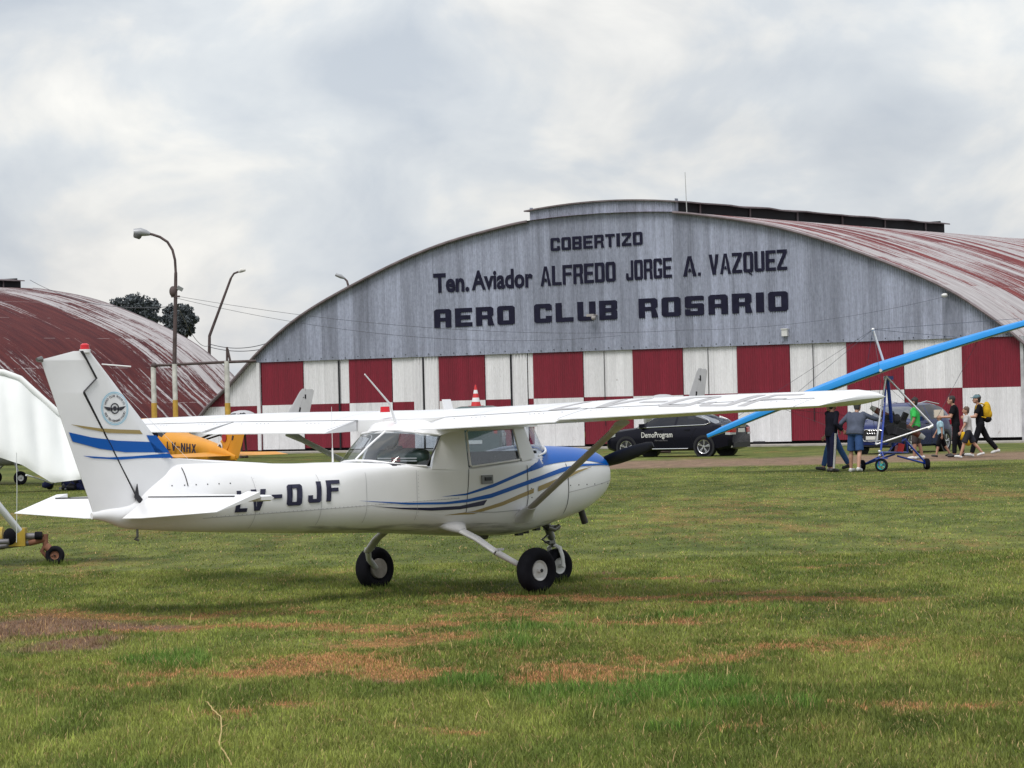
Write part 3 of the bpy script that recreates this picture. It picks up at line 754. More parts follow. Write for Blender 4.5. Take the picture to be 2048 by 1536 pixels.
M_bark = pbr('bark', (.05,.04,.035), .9, var=.3)
def leafmat(name, c0_, c1_):
    m, t_, b_ = newmat(name); g_ = t_.nodes.new('ShaderNodeNewGeometry'); r = t_.nodes.new('ShaderNodeValToRGB')
    r.color_ramp.elements[0].color = (*c0_,1); r.color_ramp.elements[1].color = (*c1_,1)
    t_.links.new(g_.outputs['Random Per Island'], r.inputs[0]); t_.links.new(r.outputs[0], b_.inputs['Base Color']); b_.inputs['Roughness'].default_value = .8
    return m
M_leaf = leafmat('hazed_foliage', (.040,.050,.062), (.080,.094,.102))  # blue-grey distance haze is painted into the leaf colours
def tree(label, px0, px1, ytop, ybot, Y, seed, lobes):
    r_ = np.random.default_rng(seed)
    A = at((px0+px1)/2, ybot, Y); base = Vector((A.x, Y, 0))
    t = thing('tree', label, 'tree', base)
    pl = lambda px, py: at(px, py, Y) - base
    b = MB(); mid = pl((px0+px1)/2, ybot)
    b.tube([(0,0,0), mid*.6, mid], [.45,.36,.28], 8)
    for lx, ly, rr in lobes:
        p = pl(lx, ly); b.tube([mid*.8, mid*.5+p*.5+Vector((0,0,-.3)), p], [.24,.13,.04], 6)
    b.build('trunk', M_bark, t, smooth=50)
    b = MB()
    for lx, ly, rr in lobes:
        c = pl(lx, ly); c.y += r_.uniform(-1.5,1.5); rad = rr*Y/6200
        for k in range(int(36*rr)):
            d = r_.normal(size=3); d /= np.linalg.norm(d)
            rad_k = rad*(.18+1.08*r_.random()**.8)*(1+.25*math.sin(5*d[0]+seed)*math.cos(4*d[2]))
            p = np.array(c) + d*rad_k*np.array([1,1,.85])
            u = r_.normal(size=3); u /= np.linalg.norm(u); v = np.cross(u, r_.normal(size=3)); v /= np.linalg.norm(v)
            s1, s2 = .135*(.5+r_.random()), .085*(.5+r_.random())
            b.poly([p-u*s1, p+v*s2, p+u*s1, p-v*s2])
    b.build('crown', M_leaf, t)
tree('dark leafy tree behind the red roof, left of the tall lamp post', 222, 320, 597, 690, 255, 3, [(238,610,13),(255,606,15),(272,604,15),(290,612,17),(306,612,13),(270,622,16),(296,630,14),(312,638,10),(250,620,10),(306,655,10)])
tree('dark leafy tree behind the red roof, right of the tall lamp post', 322, 396, 608, 690, 255, 5, [(340,622,14),(360,622,14),(375,624,13),(386,640,12),(350,640,16),(372,648,16),(335,640,11),(360,664,12),(380,660,10),(345,655,11)])

M_wire = pbr('wire', (.06,.06,.075), .6)
def wire(p, q, sag, r, label):
    b = MB(); n = 24
    b.tube([Vector(p).lerp(Vector(q), i/n) - Vector((0,0,sag*4*(i/n)*(1-i/n))) for i in range(n+1)], r, 5)
    o = b.build('utility_wire', M_wire); tag(o, label, 'wire', 'utility wires'); return o
hp = lambda t_, y_, z_: Vector((HC[0]+math.cos(HA)*t_-math.sin(HA)*y_, HC[1]+math.sin(HA)*t_+math.cos(HA)*y_, z_))
wire(at(352,592,Y1), hp(4.0,-.35,4.62), .55, .007, 'upper thin wire running from the tall lamp post across the grey gable')
wire(at(352,596,Y1), hp(1.0,-.3,4.5), .7, .007, 'lower thin wire running from the tall lamp post across the grey gable')
wire(hp(4.0,-.35,4.62), hp(15.2,-.3,5.5), .3, .007, 'thin wire climbing across the grey gable towards its right lamp')
wire(at(419,688,186), at(560,676,178), .4, .022, 'higher of two thin wires from the leaning lamp post to the grey hangar')
wire(at(419,694,186), at(530,697,176), .2, .022, 'lower of two thin wires from the leaning lamp post to the grey hangar')
wire(at(60,560,150), at(351,612,Y1), .5, .012, 'thin wire from the red roof ventilator to the tall lamp post')
wire(at(419,690,186), at(351,600,Y1), .6, .014, 'thin wire between the tall lamp post and the leaning lamp post')
# ---------------------------------------------------------------- the white high-wing aeroplane
M_pw = pbr('white_aircraft_paint', (.74,.745,.765), .30, var=.085, vscale=1.7, coat=.2, bump=.02, bscale=2.2)
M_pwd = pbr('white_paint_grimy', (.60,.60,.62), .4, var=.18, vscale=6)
M_blue = pbr('blue_paint', (.001,.082,.36), .32, spec=.3, coat=.05)
M_navy = pbr('navy_paint', (.010,.010,.050), .35)
M_gold = pbr('gold_paint', (.30,.225,.085), .4)
M_line = pbr('panel_gap', (.03,.03,.035), .8)
M_fline = pbr('panel_seam', (.38,.38,.40), .6)
M_int = pbr('cabin_trim_dark', (.03,.03,.036), .85, spec=.2)
M_seat = pbr('seat_fabric', (.085,.085,.10), .85, var=.2)
M_glass = glassmat('cabin_glass', (.80,.84,.88), .09)
M_rub = pbr('tyre_rubber', (.008,.008,.012), .85, var=.2, vscale=12, spec=.15)
M_rim = pbr('wheel_rim_white', (.62,.62,.62), .4, var=.12, vscale=20)
M_steel = pbr('oily_steel', (.20,.20,.20), .4, .7, var=.3)
M_black = pbr('black_satin', (.010,.010,.014), .45)
M_redl = pbr('red_lamp_lens', (.55,.01,.02), .25)
M_letn = pbr('registration_black', (.012,.012,.04), .45)
M_letg = pbr('registration_grey', (.36,.355,.365), .5)

ac = thing('small_airplane', 'white high wing light aeroplane with blue and gold stripes standing on the grass in front', 'airplane', (-0.6223, 30.7046, 0), (-.0114, 0, .781))
# body stations : x, half width, bottom z, top z, squareness
ST = np.array([
 (-4.40,.02,.90,.96,2.0,2.0),(-4.28,.045,.875,.985,2.0,1.9),(-4.05,.085,.80,1.02,2.1,1.8),(-3.75,.135,.772,1.22,2.1,1.5),(-3.43,.19,.745,1.372,2.2,1.5),(-3.0,.255,.718,1.362,2.2,1.7),(-2.45,.33,.69,1.338,2.3,2.0),(-1.95,.41,.66,1.325,2.5,2.6),
 (-1.70,.452,.65,1.325,2.6,4.2),(-1.40,.488,.638,1.312,2.7,6.0),(-1.0,.522,.622,1.285,2.9,11),(-.70,.531,.60,1.252,3.0,20),(-.25,.533,.565,1.228,3.0,24),(.2,.533,.535,1.252,3.0,24),(.50,.531,.525,1.282,3.0,18),(.68,.528,.527,1.318,2.9,8),
 (.85,.515,.545,1.365,2.8,3.4),(1.15,.49,.60,1.402,2.7,2.9),(1.55,.455,.685,1.385,2.6,2.7),(1.82,.40,.79,1.350,2.5,2.6),(1.94,.345,.88,1.295,2.5,2.5),(1.985,.27,.97,1.225,2.4,2.4)])
def body_at(x, up=True):
    return [hermite(ST[:,0], ST[:,k], x) for k in (1,2,3,5 if up else 4)]
def side_y(x, z):
    w_, zb, zt, nu = body_at(x); n = np.where(z >= (zb+zt)/2, nu, hermite(ST[:,0], ST[:,4], x))
    q = np.abs((z-(zb+zt)/2)/((zt-zb)/2)); q = np.clip(q, 0, .999)
    return w_*(1-q**n)**(1/n)
def ring(x, k=72):
    w_, zb, zt, nu = [float(a) for a in body_at(x)]; nl = float(hermite(ST[:,0], ST[:,4], x))
    r = []
    for j in range(k):
        t = 2*math.pi*(j+.5)/k; c, s = math.cos(t), math.sin(t); n = nu if s > 0 else nl
        r.append((x, w_*math.copysign(abs(c)**(2/n), c), (zb+zt)/2+(zt-zb)/2*math.copysign(abs(s)**(2/n), s)))
    return r
def body_part(name, x0, x1, n, mats, cabin=False, cap=True):
    b = MB(); xs_ = np.linspace(x0, x1, n)
    b.loft([ring(x) for x in xs_], cap=cap)
    if cabin:
        for i, f in enumerate(b.f):
            c = np.mean([b.v[j] for j in f], axis=0)
            if -1.19 < c[0] < .66 and abs(c[1]) < .47 and c[2] > body_at(c[0])[2]-.03: b.m[i] = 1
    return b.build(name, mats, ac, smooth=50)
body = body_part('fuselage', -4.42, 1.165, 100, [M_pw, M_int], True)
cowl = body_part('cowling', 1.17, 1.985, 34, [M_pw, M_blue])
def decal(name, up_, lo_, m, par, n=40, k=5, off=.004, both=True, parent=None):
    U, Lo = resample(up_, n), resample(lo_, n); b = MB()
    for s in ((-1, 1) if both else (-1,)):
        o = len(b.v)
        for i in range(n):
            for j in range(k):
                p = U[i]*(1-j/(k-1)) + Lo[i]*j/(k-1)
                b.v.append((p[0], s*(float(side_y(p[0],p[1]))+off), p[1]))
        for i in range(n-1):
            for j in range(k-1): b.f.append([o+i*k+j, o+i*k+j+1, o+(i+1)*k+j+1, o+(i+1)*k+j]); b.m.append(0)
    return b.each(name, m, parent or body, 60)
S1U = [(-0.627,0.954),(-0.304,0.975),(0.066,1.053),(0.543,1.182),(0.685,1.245)]
S1L = [(-0.627,0.953),(-0.305,0.956),(0.064,1.02),(0.541,1.149),(0.72,1.185)]
decal('stripe', S1U, S1L, M_blue, 0)
S2U = [(-1.636,0.955),(-1.066,0.913),(-0.582,0.901),(-0.297,0.917),(0.032,0.96),(0.588,1.08),(1.095,1.183),(1.404,1.212),(1.716,1.206),(1.94,1.185)]
S2L = [(-1.636,0.954),(-1.067,0.895),(-0.583,0.879),(-0.298,0.887),(0.03,0.918),(0.586,1.038),(1.093,1.138),(1.403,1.187),(1.715,1.191),(1.94,1.18)]
decal('stripe', S2U, S2L, M_blue, 0, 70, off=.006)
decal('stripe', [(-1.477,0.896),(-1.141,0.869),(-0.772,0.855),(-0.395,0.856),(-0.024,0.902)], [(-1.477,0.895),(-1.142,0.855),(-0.773,0.825),(-0.396,0.823),(-0.073,0.85)], M_navy, 0)
decal('stripe', [(-0.588,0.774),(-0.206,0.799),(0.184,0.873),(0.383,0.926),(0.633,0.991)], [(-0.588,0.773),(-0.208,0.769),(0.182,0.835),(0.381,0.885),(0.625,0.945)], M_gold, 0)
decal('stripe', [(0.696,1.006),(1.02,1.08),(1.329,1.148),(1.558,1.179)], [(0.69,0.955),(1.018,1.034),(1.328,1.124),(1.558,1.177)], M_gold, 0, off=.006)
# blue nose top : everything above the curved line
nz_x = [.70,.823,1.067,1.30,1.46,1.758,1.985]; nz_z = [1.19,1.206,1.231,1.242,1.242,1.205,1.175]
bt_x = [.70,.745,.80,.86,.93]; 
b = MB(); nr = 40; nc = 30
xs_ = np.linspace(.70, 1.983, nr); o = 0
for x in xs_:
    w_, zb, zt, n_ = [float(a) for a in body_at(x)]
    zl_ = float(hermite(nz_x, nz_z, x))
    q = (zl_-(zb+zt)/2)/((zt-zb)/2); t0 = math.asin(np.sign(q)*min(1,abs(q))**(n_/2))
    for j in range(nc+1):
        t = t0 + (math.pi-2*t0)*j/nc; c, s = math.cos(t), math.sin(t)
        b.v.append((x, (w_+.004)*math.copysign(abs(c)**(2/n_), c), (zb+zt)/2+((zt-zb)/2+.004)*abs(s)**(2/n_)))
for i in range(nr-1):
    for j in range(nc):
        a_ = b.v[i*(nc+1)+j]
        # the paint stops short of the windscreen base, which curves back at the sides
        if a_[0] < .74 + .22*max(0, (a_[2]-1.20)/.17): continue
        b.f.append([i*(nc+1)+j, i*(nc+1)+j+1, (i+1)*(nc+1)+j+1, (i+1)*(nc+1)+j]); b.m.append(0)
b.build('nose_paint', M_blue, cowl, smooth=60)
decal('stripe', [(.60,1.213),(.66,1.228),(.74,1.26),(.80,1.285)], [(.60,1.160),(.66,1.172),(.74,1.188),(.80,1.20)], M_blue, 0, 20, off=.0035)
# nose face, air intakes
b = MB()
for s in (-1,1): b.lathe([(0,.03),(.012,.075),(.02,.07)], 16, mat=Matrix.Translation((1.98, s*.16, 1.13)))
b.each('air_intake', M_black, cowl, 40)
# panel seams and the door outline
def seam(pts, m=M_line, wd=.004, nm='door_gap', par=None):
    P = np.array(pts); d = P[-1]-P[0]
    if abs(d[0]) > abs(d[1]): decal(nm, P+[0,wd], P-[0,wd], m, 0, 24, 2, .0045, parent=par)
    else: decal(nm, P+[wd,0], P-[wd,0], m, 0, 24, 2, .0045, parent=par)
seam([(-.255,1.24),(-.275,1.05),(-.306,.86),(-.31,.79)])
seam([(.545,1.22),(.548,1.05),(.545,.90),(.52,.80),(.49,.785)])
seam([(-.31,.79),(.1,.775),(.49,.785)], M_fline)
seam([(1.166,1.22),(1.168,.95),(1.16,.72)], M_line, .004, 'cowl_gap', cowl)
seam([(1.17,.93),(1.6,.985),(2.0,1.04)], M_fline, .003, 'cowl_seam', cowl)
seam([(-3.45,1.16),(-3.44,1.33)], M_line, .005, 'panel_gap')
for x_ in (-2.75,-2.05,-1.55,-.95): seam([(x_,1.22),(x_,.74)], M_fline, .002, 'panel_seam')
seam([(-3.3,.86),(-2.2,.885),(-1.2,.915),(-.4,.93)], M_fline, .0022, 'panel_seam')
b = MB()
for x in np.arange(1.2,2.0,.13): b.box((x, -float(side_y(x,1.0))-.002, 1.0), (.009,.006,.009))
for z in np.arange(.72,1.25,.09): b.box((.60, -float(side_y(.60,z))-.002, z), (.009,.006,.009))
for x in np.arange(-3.6,-3.0,.12): b.box((x, -float(side_y(x,1.17))-.002, 1.17), (.010,.006,.010))
b.build('fastener', M_line, body)['kind'] = 'stuff'
b = MB()
for x_ in (-2.75,-2.05,-1.55,-.95):
    for z in np.arange(.75,1.22,.035): b.box((x_+.025, -float(side_y(x_,z))-.0005, z), (.006,.004,.006))
for x_ in np.arange(-3.2,-.4,.045): b.box((x_, -float(side_y(x_,.87+.03*(x_+3.3)))-.0005, .87+.022*(x_+3.3)), (.006,.004,.006))
b.build('rivet_row', M_fline, body)['kind'] = 'stuff'
m_, t_, b_ = newmat('oil_grime')
b_.inputs['Base Color'].default_value = (.05,.045,.04,1); b_.inputs['Roughness'].default_value = .6
c_ = t_.nodes.new('ShaderNodeTexCoord'); q_ = t_.nodes.new('ShaderNodeMapping'); q_.inputs['Scale'].default_value = (1.6,6,9); t_.links.new(c_.outputs['Object'], q_.inputs[0])
n_ = t_.nodes.new('ShaderNodeTexNoise'); n_.inputs['Scale'].default_value = 1.3; n_.inputs['Detail'].default_value = 6; t_.links.new(q_.outputs[0], n_.inputs['Vector'])
r_ = t_.nodes.new('ShaderNodeMapRange'); r_.inputs[1].default_value = .46; r_.inputs[2].default_value = .78; r_.inputs[3].default_value = 0; r_.inputs[4].default_value = .6; t_.links.new(n_.outputs['Fac'], r_.inputs[0]); t_.links.new(r_.outputs[0], b_.inputs['Alpha'])
decal('belly_grime', [(-2.2,.74),(-1.2,.715),(-.4,.69),(.4,.66),(1.1,.71)], [(-2.2,.68),(-1.2,.64),(-.4,.585),(.4,.55),(1.1,.61)], m_, 0, 60, 6, .0035)
b = MB(); b.box((-.02,-.5425,1.10), (.15,.012,.085)); b.build('door_handle', M_steel, body)
b = MB(); b.box((-.015,-.551,1.105), (.085,.014,.035)); b.build('handle_grip', M_black, body)
# registration on the flank
mb = MB()
LET = [('L',-3.19,-2.98),('V',-2.94,-2.72),('-',-2.62,-2.46),('O',-2.40,-2.24),('J',-2.20,-2.02),('F',-1.99,-1.84)]
LET = [('L',-2.976,-2.852,.900),('V',-2.824,-2.662,.907),('-',-2.597,-2.487,.930),('O',-2.428,-2.267,.938),('J',-2.198,-2.058,.956),('F',-1.999,-1.863,.962)]
def flank(u, v, k): return (u, -(float(side_y(u, v))+k), v)
for c, x0, x1, z0 in LET:
    for p in glyph(c, .34, .18):
        # subdivide outline so that it follows the skin
        q = []
        for i in range(len(p)):
            a_, c_ = np.array(p[i]), np.array(p[(i+1)%len(p)]); m_ = max(1, int(np.linalg.norm(c_-a_)/.2))
            q += [tuple(a_+(c_-a_)*j/m_) for j in range(m_)]
        mb.prism([(x0+(x1-x0)*u + .02*v, z0+.198*v) for u, v in q], flank, .004, .011)
mb.build('registration', M_letn, body)

# cabin : posts, sills, roof
def hy(z): return .5335 - .055*max(0, z-1.20)/.45
cab = MB()
def panel(poly, t=.03, s=-1, b=None, out=0.0):
    (b or cab).prism(poly, lambda u, v, k: (u, s*(hy(v)+out-k), v), 0, t)
for s in (-1, 1):
    panel([(-.75,1.225),(-.735,1.262),(-.68,1.40),(-.584,1.548),(-.60,1.63),(-.26,1.63),(-.258,1.56),(-.26,1.205),(-.30,1.20)], s=s)     # post behind the door
    panel([(.49,1.26),(.484,1.275),(.43,1.58),(.42,1.66),(.60,1.66),(.568,1.595),(.62,1.45),(.672,1.32),(.66,1.29)], s=s)        # front post
    panel([(-.258,1.585),(-.26,1.66),(.42,1.66),(.428,1.595)], s=s)
cab.each('cabin_post', M_pw, ac, 40)
b = MB()
for s in (-1, 1):
    P = [(-.235,1.245),(-.235,1.565),(-.215,1.585),(.395,1.592),(.415,1.58),(.462,1.295),(.445,1.28),(-.21,1.232)]
    P = P + [P[0]]
    b.tube([(u, s*(hy(v)+.004), v) for u, v in P], .011, 6)
b.each('window_frame', M_pw, ac, 60)
# glass
b = MB()
for s in (-1,1): b.prism([(-.24,1.23),(.475,1.28),(.42,1.59),(-.24,1.58)], lambda u,v,k: (u, s*(hy(v)-.012-k), v), 0, .004)
b.each('door_window', M_glass, ac)
GB = [(-.807,-.52,1.258),(-.963,-.49,1.268),(-1.089,-.43,1.285),(-1.154,-.36,1.300),(-1.222,-.20,1.326),(-1.247,0,1.334)]
GT = [(-.598,-.50,1.545),(-.758,-.46,1.565),(-.815,-.38,1.581),(-.838,-.20,1.596),(-.840,0,1.603)]
def wrap(c): return [tuple(p) for p in c] + [(x,-y,z) for x,y,z in c[::-1][1:]]
gb, gtp = resample(wrap(GB), 41), resample(wrap(GT), 41)
b = MB(); rows = []
for k in range(8):
    f = k/7; bul = .018*math.sin(math.pi*f); row = []
    for p, q in zip(gb, gtp):
        r_ = p*(1-f)+q*f; d_ = np.array([r_[0]+.45, r_[1], 0]); row.append(r_ + d_/np.linalg.norm(d_)*bul)
    rows.append(row)
b.loft(rows, cap=False, closed=False); b.build('rear_window', M_glass, ac, smooth=60)
b = MB(); b.tube([tuple(rows[k][20]+np.array([-.006,0,0])) for k in range(8)], .013, 6); b.build('rear_window_bar', M_pw, ac, smooth=60)
for s in (0, 40):
    b = MB(); b.tube([tuple(rows[k][s]) for k in range(8)], .008, 6); b.build('rear_window_seal', M_line, ac, smooth=60)
b = MB(); b.tube([tuple(p+np.array([0,0,-.004])) for p in gb], .012, 6); b.tube([tuple(p+np.array([0,0,.006])) for p in gtp], .012, 6); b.each('rear_window_frame', M_pw, ac, 60)
b = MB(); rows = []
for k in range(9):
    f = k/8; row = []
    for j in range(21):
        y = -.505 + 1.01*j/20; bow = math.sqrt(max(0, 1-(y/.508)**2))
        row.append((.668 - .105*f + bow*(.40-.05*f), y*(1-.02*f), 1.318+.085*bow*(1-f) + .283*f + .03*bow*f))
    rows.append(row)
b.loft(rows, cap=False, closed=False); b.build('windscreen', M_glass, ac, smooth=60)
b = MB(); P = []
for j in range(31):
    y = -.515 + 1.03*j/30; bow = math.sqrt(max(0, 1-(y/.517)**2)); P.append((.690+.405*bow, y, 1.300+.090*bow))
b.tube(P, [(.008+.026*min(1,min(i,30-i)/6), .006+.012*min(1,min(i,30-i)/6)) for i in range(31)], 10, flat=(0,0,1)); b.build('windscreen_frame', M_pw, ac, smooth=60)
# seats, panel, shelf
for s in (-1,1):
    b = MB(); b.loft([[(x_+dx, s*.235+y_*sc, z) for x_, y_ in ((-.06,-.2),(.05,-.2),(.05,.2),(-.06,.2))] for dx, z, sc in ((-.26,.95,1),(-.30,1.10,1),(-.35,1.26,.95),(-.37,1.31,.7))]); b.build('seat', M_seat, ac, smooth=50)
b = MB(); b.box((.50,0,1.30), (.10,.96,.14)); b.box((.62,0,1.35), (.22,.98,.03)); b.build('instrument_panel', M_int, ac)
b = MB(); b.tube([(.44,-.22,1.26),(.30,-.22,1.25)], .012, 6); b.tube([(.30,-.34,1.32),(.30,-.33,1.25),(.30,-.22,1.23),(.30,-.11,1.25),(.30,-.10,1.32)], .014, 6); b.build('control_yoke', M_black, ac)

# wings
def naca(x, th, m=.02, p=.4):
    yt = 5*th*(.2969*np.sqrt(x)-.126*x-.3516*x**2+.2843*x**3-.1015*x**4)
    yc = np.where(x < p, m/p**2*(2*p*x-x**2), m/(1-p)**2*(1-2*p+2*p*x-x**2))
    return yc+yt, yc-yt
def wing_geo(y):
    y = abs(y)
    xle = np.interp(y, [0,2.6,5.0,5.16], [.56,.56,.49,.42]); xte = np.interp(y, [0,2.6,5.0,5.16], [-1.07,-1.07,-.62,-.50])
    zle = np.interp(y, [0,.5,5.1], [1.700,1.700,1.765]); zte = np.interp(y, [0,.5,5.1], [1.620,1.620,1.700])
    return xle, xte, zle, zte
TH = lambda y: np.interp(abs(y), [0,2.6,5.0,5.12,5.16], [.12,.12,.125,.10,.03])
def wing_top(x, y):
    xle, xte, zle, zte = wing_geo(y); c = xle-xte; f = (xle-x)/c
    u, l = naca(np.array([f]), TH(y)); return zle+(zte-zle)*f + float(u[0])*c
def wing_strip(b, ys_, f0, f1, droop=0.0, gap=0.0):
    rings = []
    for y in ys_:
        xle, xte, zle, zte = wing_geo(y); c = xle-xte
        t = (1-np.cos(np.linspace(0, math.pi, 15)))/2 if f0 == 0 else np.linspace(0,1,7)
        f = f0 + (f1-f0)*t
        if f0 == 0: f = f0 + (f1-f0)*t**1.25
        u, l = naca(np.clip(f,0,1), TH(y))
        if f1 >= 1: u[-1] += .0015; l[-1] -= .0015
        X = xle-c*f; Zc = zle+(zte-zle)*f
        up_ = [(x, y, zc+a*c) for x, zc, a in zip(X, Zc, u)]; lo_ = [(x, y, zc+a*c) for x, zc, a in zip(X, Zc, l)][::-1]
        if droop:
            xh, zh = X[0], Zc[0]
            rot = lambda p: (xh+(p[0]-xh)*math.cos(droop)-(p[2]-zh)*math.sin(droop)*-1*0, p[1], zh+(p[2]-zh)*math.cos(droop)+(p[0]-xh)*math.sin(droop))
            up_ = [rot(p) for p in up_]; lo_ = [rot(p) for p in lo_]
        rings.append(up_+lo_)
    b.loft(rings)
for s, nm in ((-1,'right'),(1,'left')):
    b = MB()
    ys_ = [s*v for v in np.linspace(.0,2.55,14)]+[s*v for v in np.linspace(2.7,4.98,12)]
    wing_strip(b, ys_, 0, .735)
    wi = b.build('wing', M_pw, ac, smooth=35)
    b = MB(); wing_strip(b, [s*v for v in np.linspace(.64,2.53,10)], .743, 1, droop=.05); b.build('flap', M_pw, wi, smooth=35)
    b = MB(); wing_strip(b, [s*v for v in np.linspace(2.55,4.97,10)], .743, 1); b.build('aileron', M_pw, wi, smooth=35)
    b = MB(); wing_strip(b, [s*v for v in (4.985,5.05,5.10,5.14,5.16)], 0, 1); b.build('wing_tip', M_pw, wi, smooth=50)
    # hinge line, skin laps and rivet rows
    b = MB()
    def on_top(f0, y0, f1, y1, wd=.004, n=24):
        P = []
        for i in range(n+1):
            y = y0+(y1-y0)*i/n; f = f0+(f1-f0)*i/n; xle, xte, _, _ = wing_geo(y); P.append((xle-(xle-xte)*f, y))
        for i in range(n):
            (xa, ya), (xb, yb) = P[i], P[i+1]; d = np.array([xb-xa, yb-ya]); d /= np.linalg.norm(d); nn_ = np.array([-d[1], d[0]])*wd
            b.poly([(xa+nn_[0], ya+nn_[1], wing_top(xa+nn_[0], ya+nn_[1])+.002), (xb+nn_[0], yb+nn_[1], wing_top(xb+nn_[0], yb+nn_[1])+.002), (xb-nn_[0], yb-nn_[1], wing_top(xb-nn_[0], yb-nn_[1])+.002), (xa-nn_[0], ya-nn_[1], wing_top(xa-nn_[0], ya-nn_[1])+.002)])
    on_top(.739, s*.63, .739, s*4.97, .007)
    for y in (.64, 2.54): on_top(.745, s*y, .985, s*y, .006, 8)
    b.build('hinge_gap', M_line, wi)
    b = MB()
    for y in (1.0,1.75,3.3,4.1): on_top(.1, s*y, .72, s*y, .003, 14)
    on_top(.35, s*.62, .35, s*4.95, .003)
    b.build('skin_seam', M_fline, wi)
    b = MB()
    for y in np.arange(.8, 4.95, .06):
        if math.sin(y*7)+math.sin(y*17) < .4: continue
        xle, xte, _, _ = wing_geo(s*y); x = xle-(xle-xte)*.80; b.box((x, s*y, wing_top(x, s*y)), (.008,.014,.004))
    b.build('rivet_row', M_fline, wi)['kind'] = 'stuff'
# cabin top between the wings, sloping down to the rear glass
b = MB(); rings = []
for k in range(14):
    f = k/13; x = -.45 - .41*f; zt = wing_top(-.45, 0)+.004 - (wing_top(-.45,0)-1.607)*(f**1.35); hw = .60-.115*f
    zb_ = 1.60-.006*f
    back = lambda y: x - .0*f
    rings.append([(x+(.10+.14*f)*(abs(y)/hw)**4*f, y, zb_ + (zt-zb_)*(1-.55*(abs(y)/hw)**5*f) - .05*(abs(y)/hw)**3*f) for y in np.linspace(-hw,hw,21)] + [(x+(.10+.14*f)*(abs(y)/hw)**4*f, y, zb_-.012-.05*(abs(y)/hw)**3*f) for y in np.linspace(hw,-hw,21)])
b.loft(rings); b.build('cabin_roof', M_pw, ac, smooth=50)
b = MB(); b.loft([[(x,-hw,zb),(x,hw,zb),(x,hw,zt),(x,-hw,zt)] for x,zt,zb,hw in ((1.00,1.612,1.604,.06),(.88,1.625,1.603,.36),(.70,1.64,1.60,.475),(.52,1.70,1.60,.52),(-.45,1.70,1.59,.52))]); b.build('cabin_brow', M_pw, ac, smooth=50)
# registration on the wing top, read from behind
mb = MB(); y0 = -2.0
cells = [('L',.36),('V',.42),('-',.30),('O',.40),('J',.40),('F',.36)]
for c, wd_ in cells:
    for p in glyph(c, .24, .13):
        q = []
        for i in range(len(p)):
            a_, c_ = np.array(p[i]), np.array(p[(i+1)%len(p)]); m_ = max(1, int(np.linalg.norm(c_-a_)/.15))
            q += [tuple(a_+(c_-a_)*j/m_) for j in range(m_)]
        mb.prism([(y0-wd_*u, -.62+.50*v) for u, v in q], lambda u, v, k: (v, u, wing_top(v, u)+k), .001, .0035)
    y0 -= wd_ + .09
mb.build('wing_registration', M_letg, ac)
# struts
for s in (-1,1):
    b = MB(); A, B_ = Vector((.477,s*.53,.735)), Vector((-.02,s*2.36,1.60))
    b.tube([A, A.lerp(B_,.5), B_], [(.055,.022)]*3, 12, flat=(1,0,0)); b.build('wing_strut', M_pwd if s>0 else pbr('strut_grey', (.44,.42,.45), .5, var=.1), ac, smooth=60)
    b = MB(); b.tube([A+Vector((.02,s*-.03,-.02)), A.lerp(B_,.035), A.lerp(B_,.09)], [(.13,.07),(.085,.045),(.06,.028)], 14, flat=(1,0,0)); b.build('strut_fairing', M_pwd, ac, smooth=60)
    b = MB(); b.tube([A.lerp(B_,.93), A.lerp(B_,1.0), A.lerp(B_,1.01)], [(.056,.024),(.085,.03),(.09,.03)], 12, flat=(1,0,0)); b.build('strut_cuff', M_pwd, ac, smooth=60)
# main wheels and legs
def wheel(par, c, r, wd, s, name='tyre', rimr=.45, rimmat=None, cover=False, holes=5):
    T_ = Matrix.Translation(c) @ Matrix.Rotation(R(90), 4, 'Z')
    wroot = None
    b = MB(); h = wd/2
    b.lathe([(-h*.5,r*rimr),(-h*.82,r*.56),(-h,r*.74),(-h*.92,r*.88),(-h*.6,r*.965),(-h*.2,r),(h*.2,r),(h*.6,r*.965),(h*.92,r*.88),(h,r*.74),(h*.82,r*.56),(h*.5,r*rimr),(-h*.5,r*rimr)], 36, mat=T_, close=True)
    tyre = b.build('tyre', M_rub, par, smooth=50)
    b = MB()
    b.lathe([(-h*.45,r*rimr*1.02),(-h*.62,r*rimr*.98),(-h*.50,r*rimr*.80),(-h*.30,r*rimr*.70),(-h*.34,r*.12),(-h*.85,r*.10),(-h*.9,.004),(h*.9,.004),(h*.85,r*.10),(h*.34,r*.12),(h*.30,r*rimr*.70),(h*.50,r*rimr*.80),(h*.62,r*rimr*.98),(h*.45,r*rimr*1.02)], 30, mat=T_)
    rim = b.build('rim', rimmat or M_rim, tyre, smooth=40)
    b = MB()
    for sd in (-1,1):
        for k in range(holes):
            a = 2*math.pi*k/holes+.3
            b.lathe([(sd*h*.30,.001),(sd*h*.30,r*.085),(sd*h*.42,r*.085),(sd*h*.42,.001)], 10, mat=Matrix.Translation((0,0,0)) @ T_ @ Matrix.Translation((0, r*rimr*.52*math.cos(a), r*rimr*.52*math.sin(a))))
        b.lathe([(sd*h*.86,.001),(sd*h*.86,r*.085),(sd*h*.95,r*.07),(sd*h*.95,.001)], 12, mat=T_)
    b.build('rim_hole', M_black, rim)
    if cover:
        b = MB(); q = -s
        b.lathe([(q*h*.5,.001),(q*h*.5,r*.47),(q*h*.95,r*.45),(q*h*1.05,.001)] if q>0 else [(q*h*1.05,.001),(q*h*.95,r*.45),(q*h*.5,r*.47),(q*h*.5,.001)], 24, mat=T_)
        b.build('brake_disc', pbr('dusty_disc', (.30,.27,.25), .7, var=.25, vscale=14), tyre, smooth=40)
    return tyre
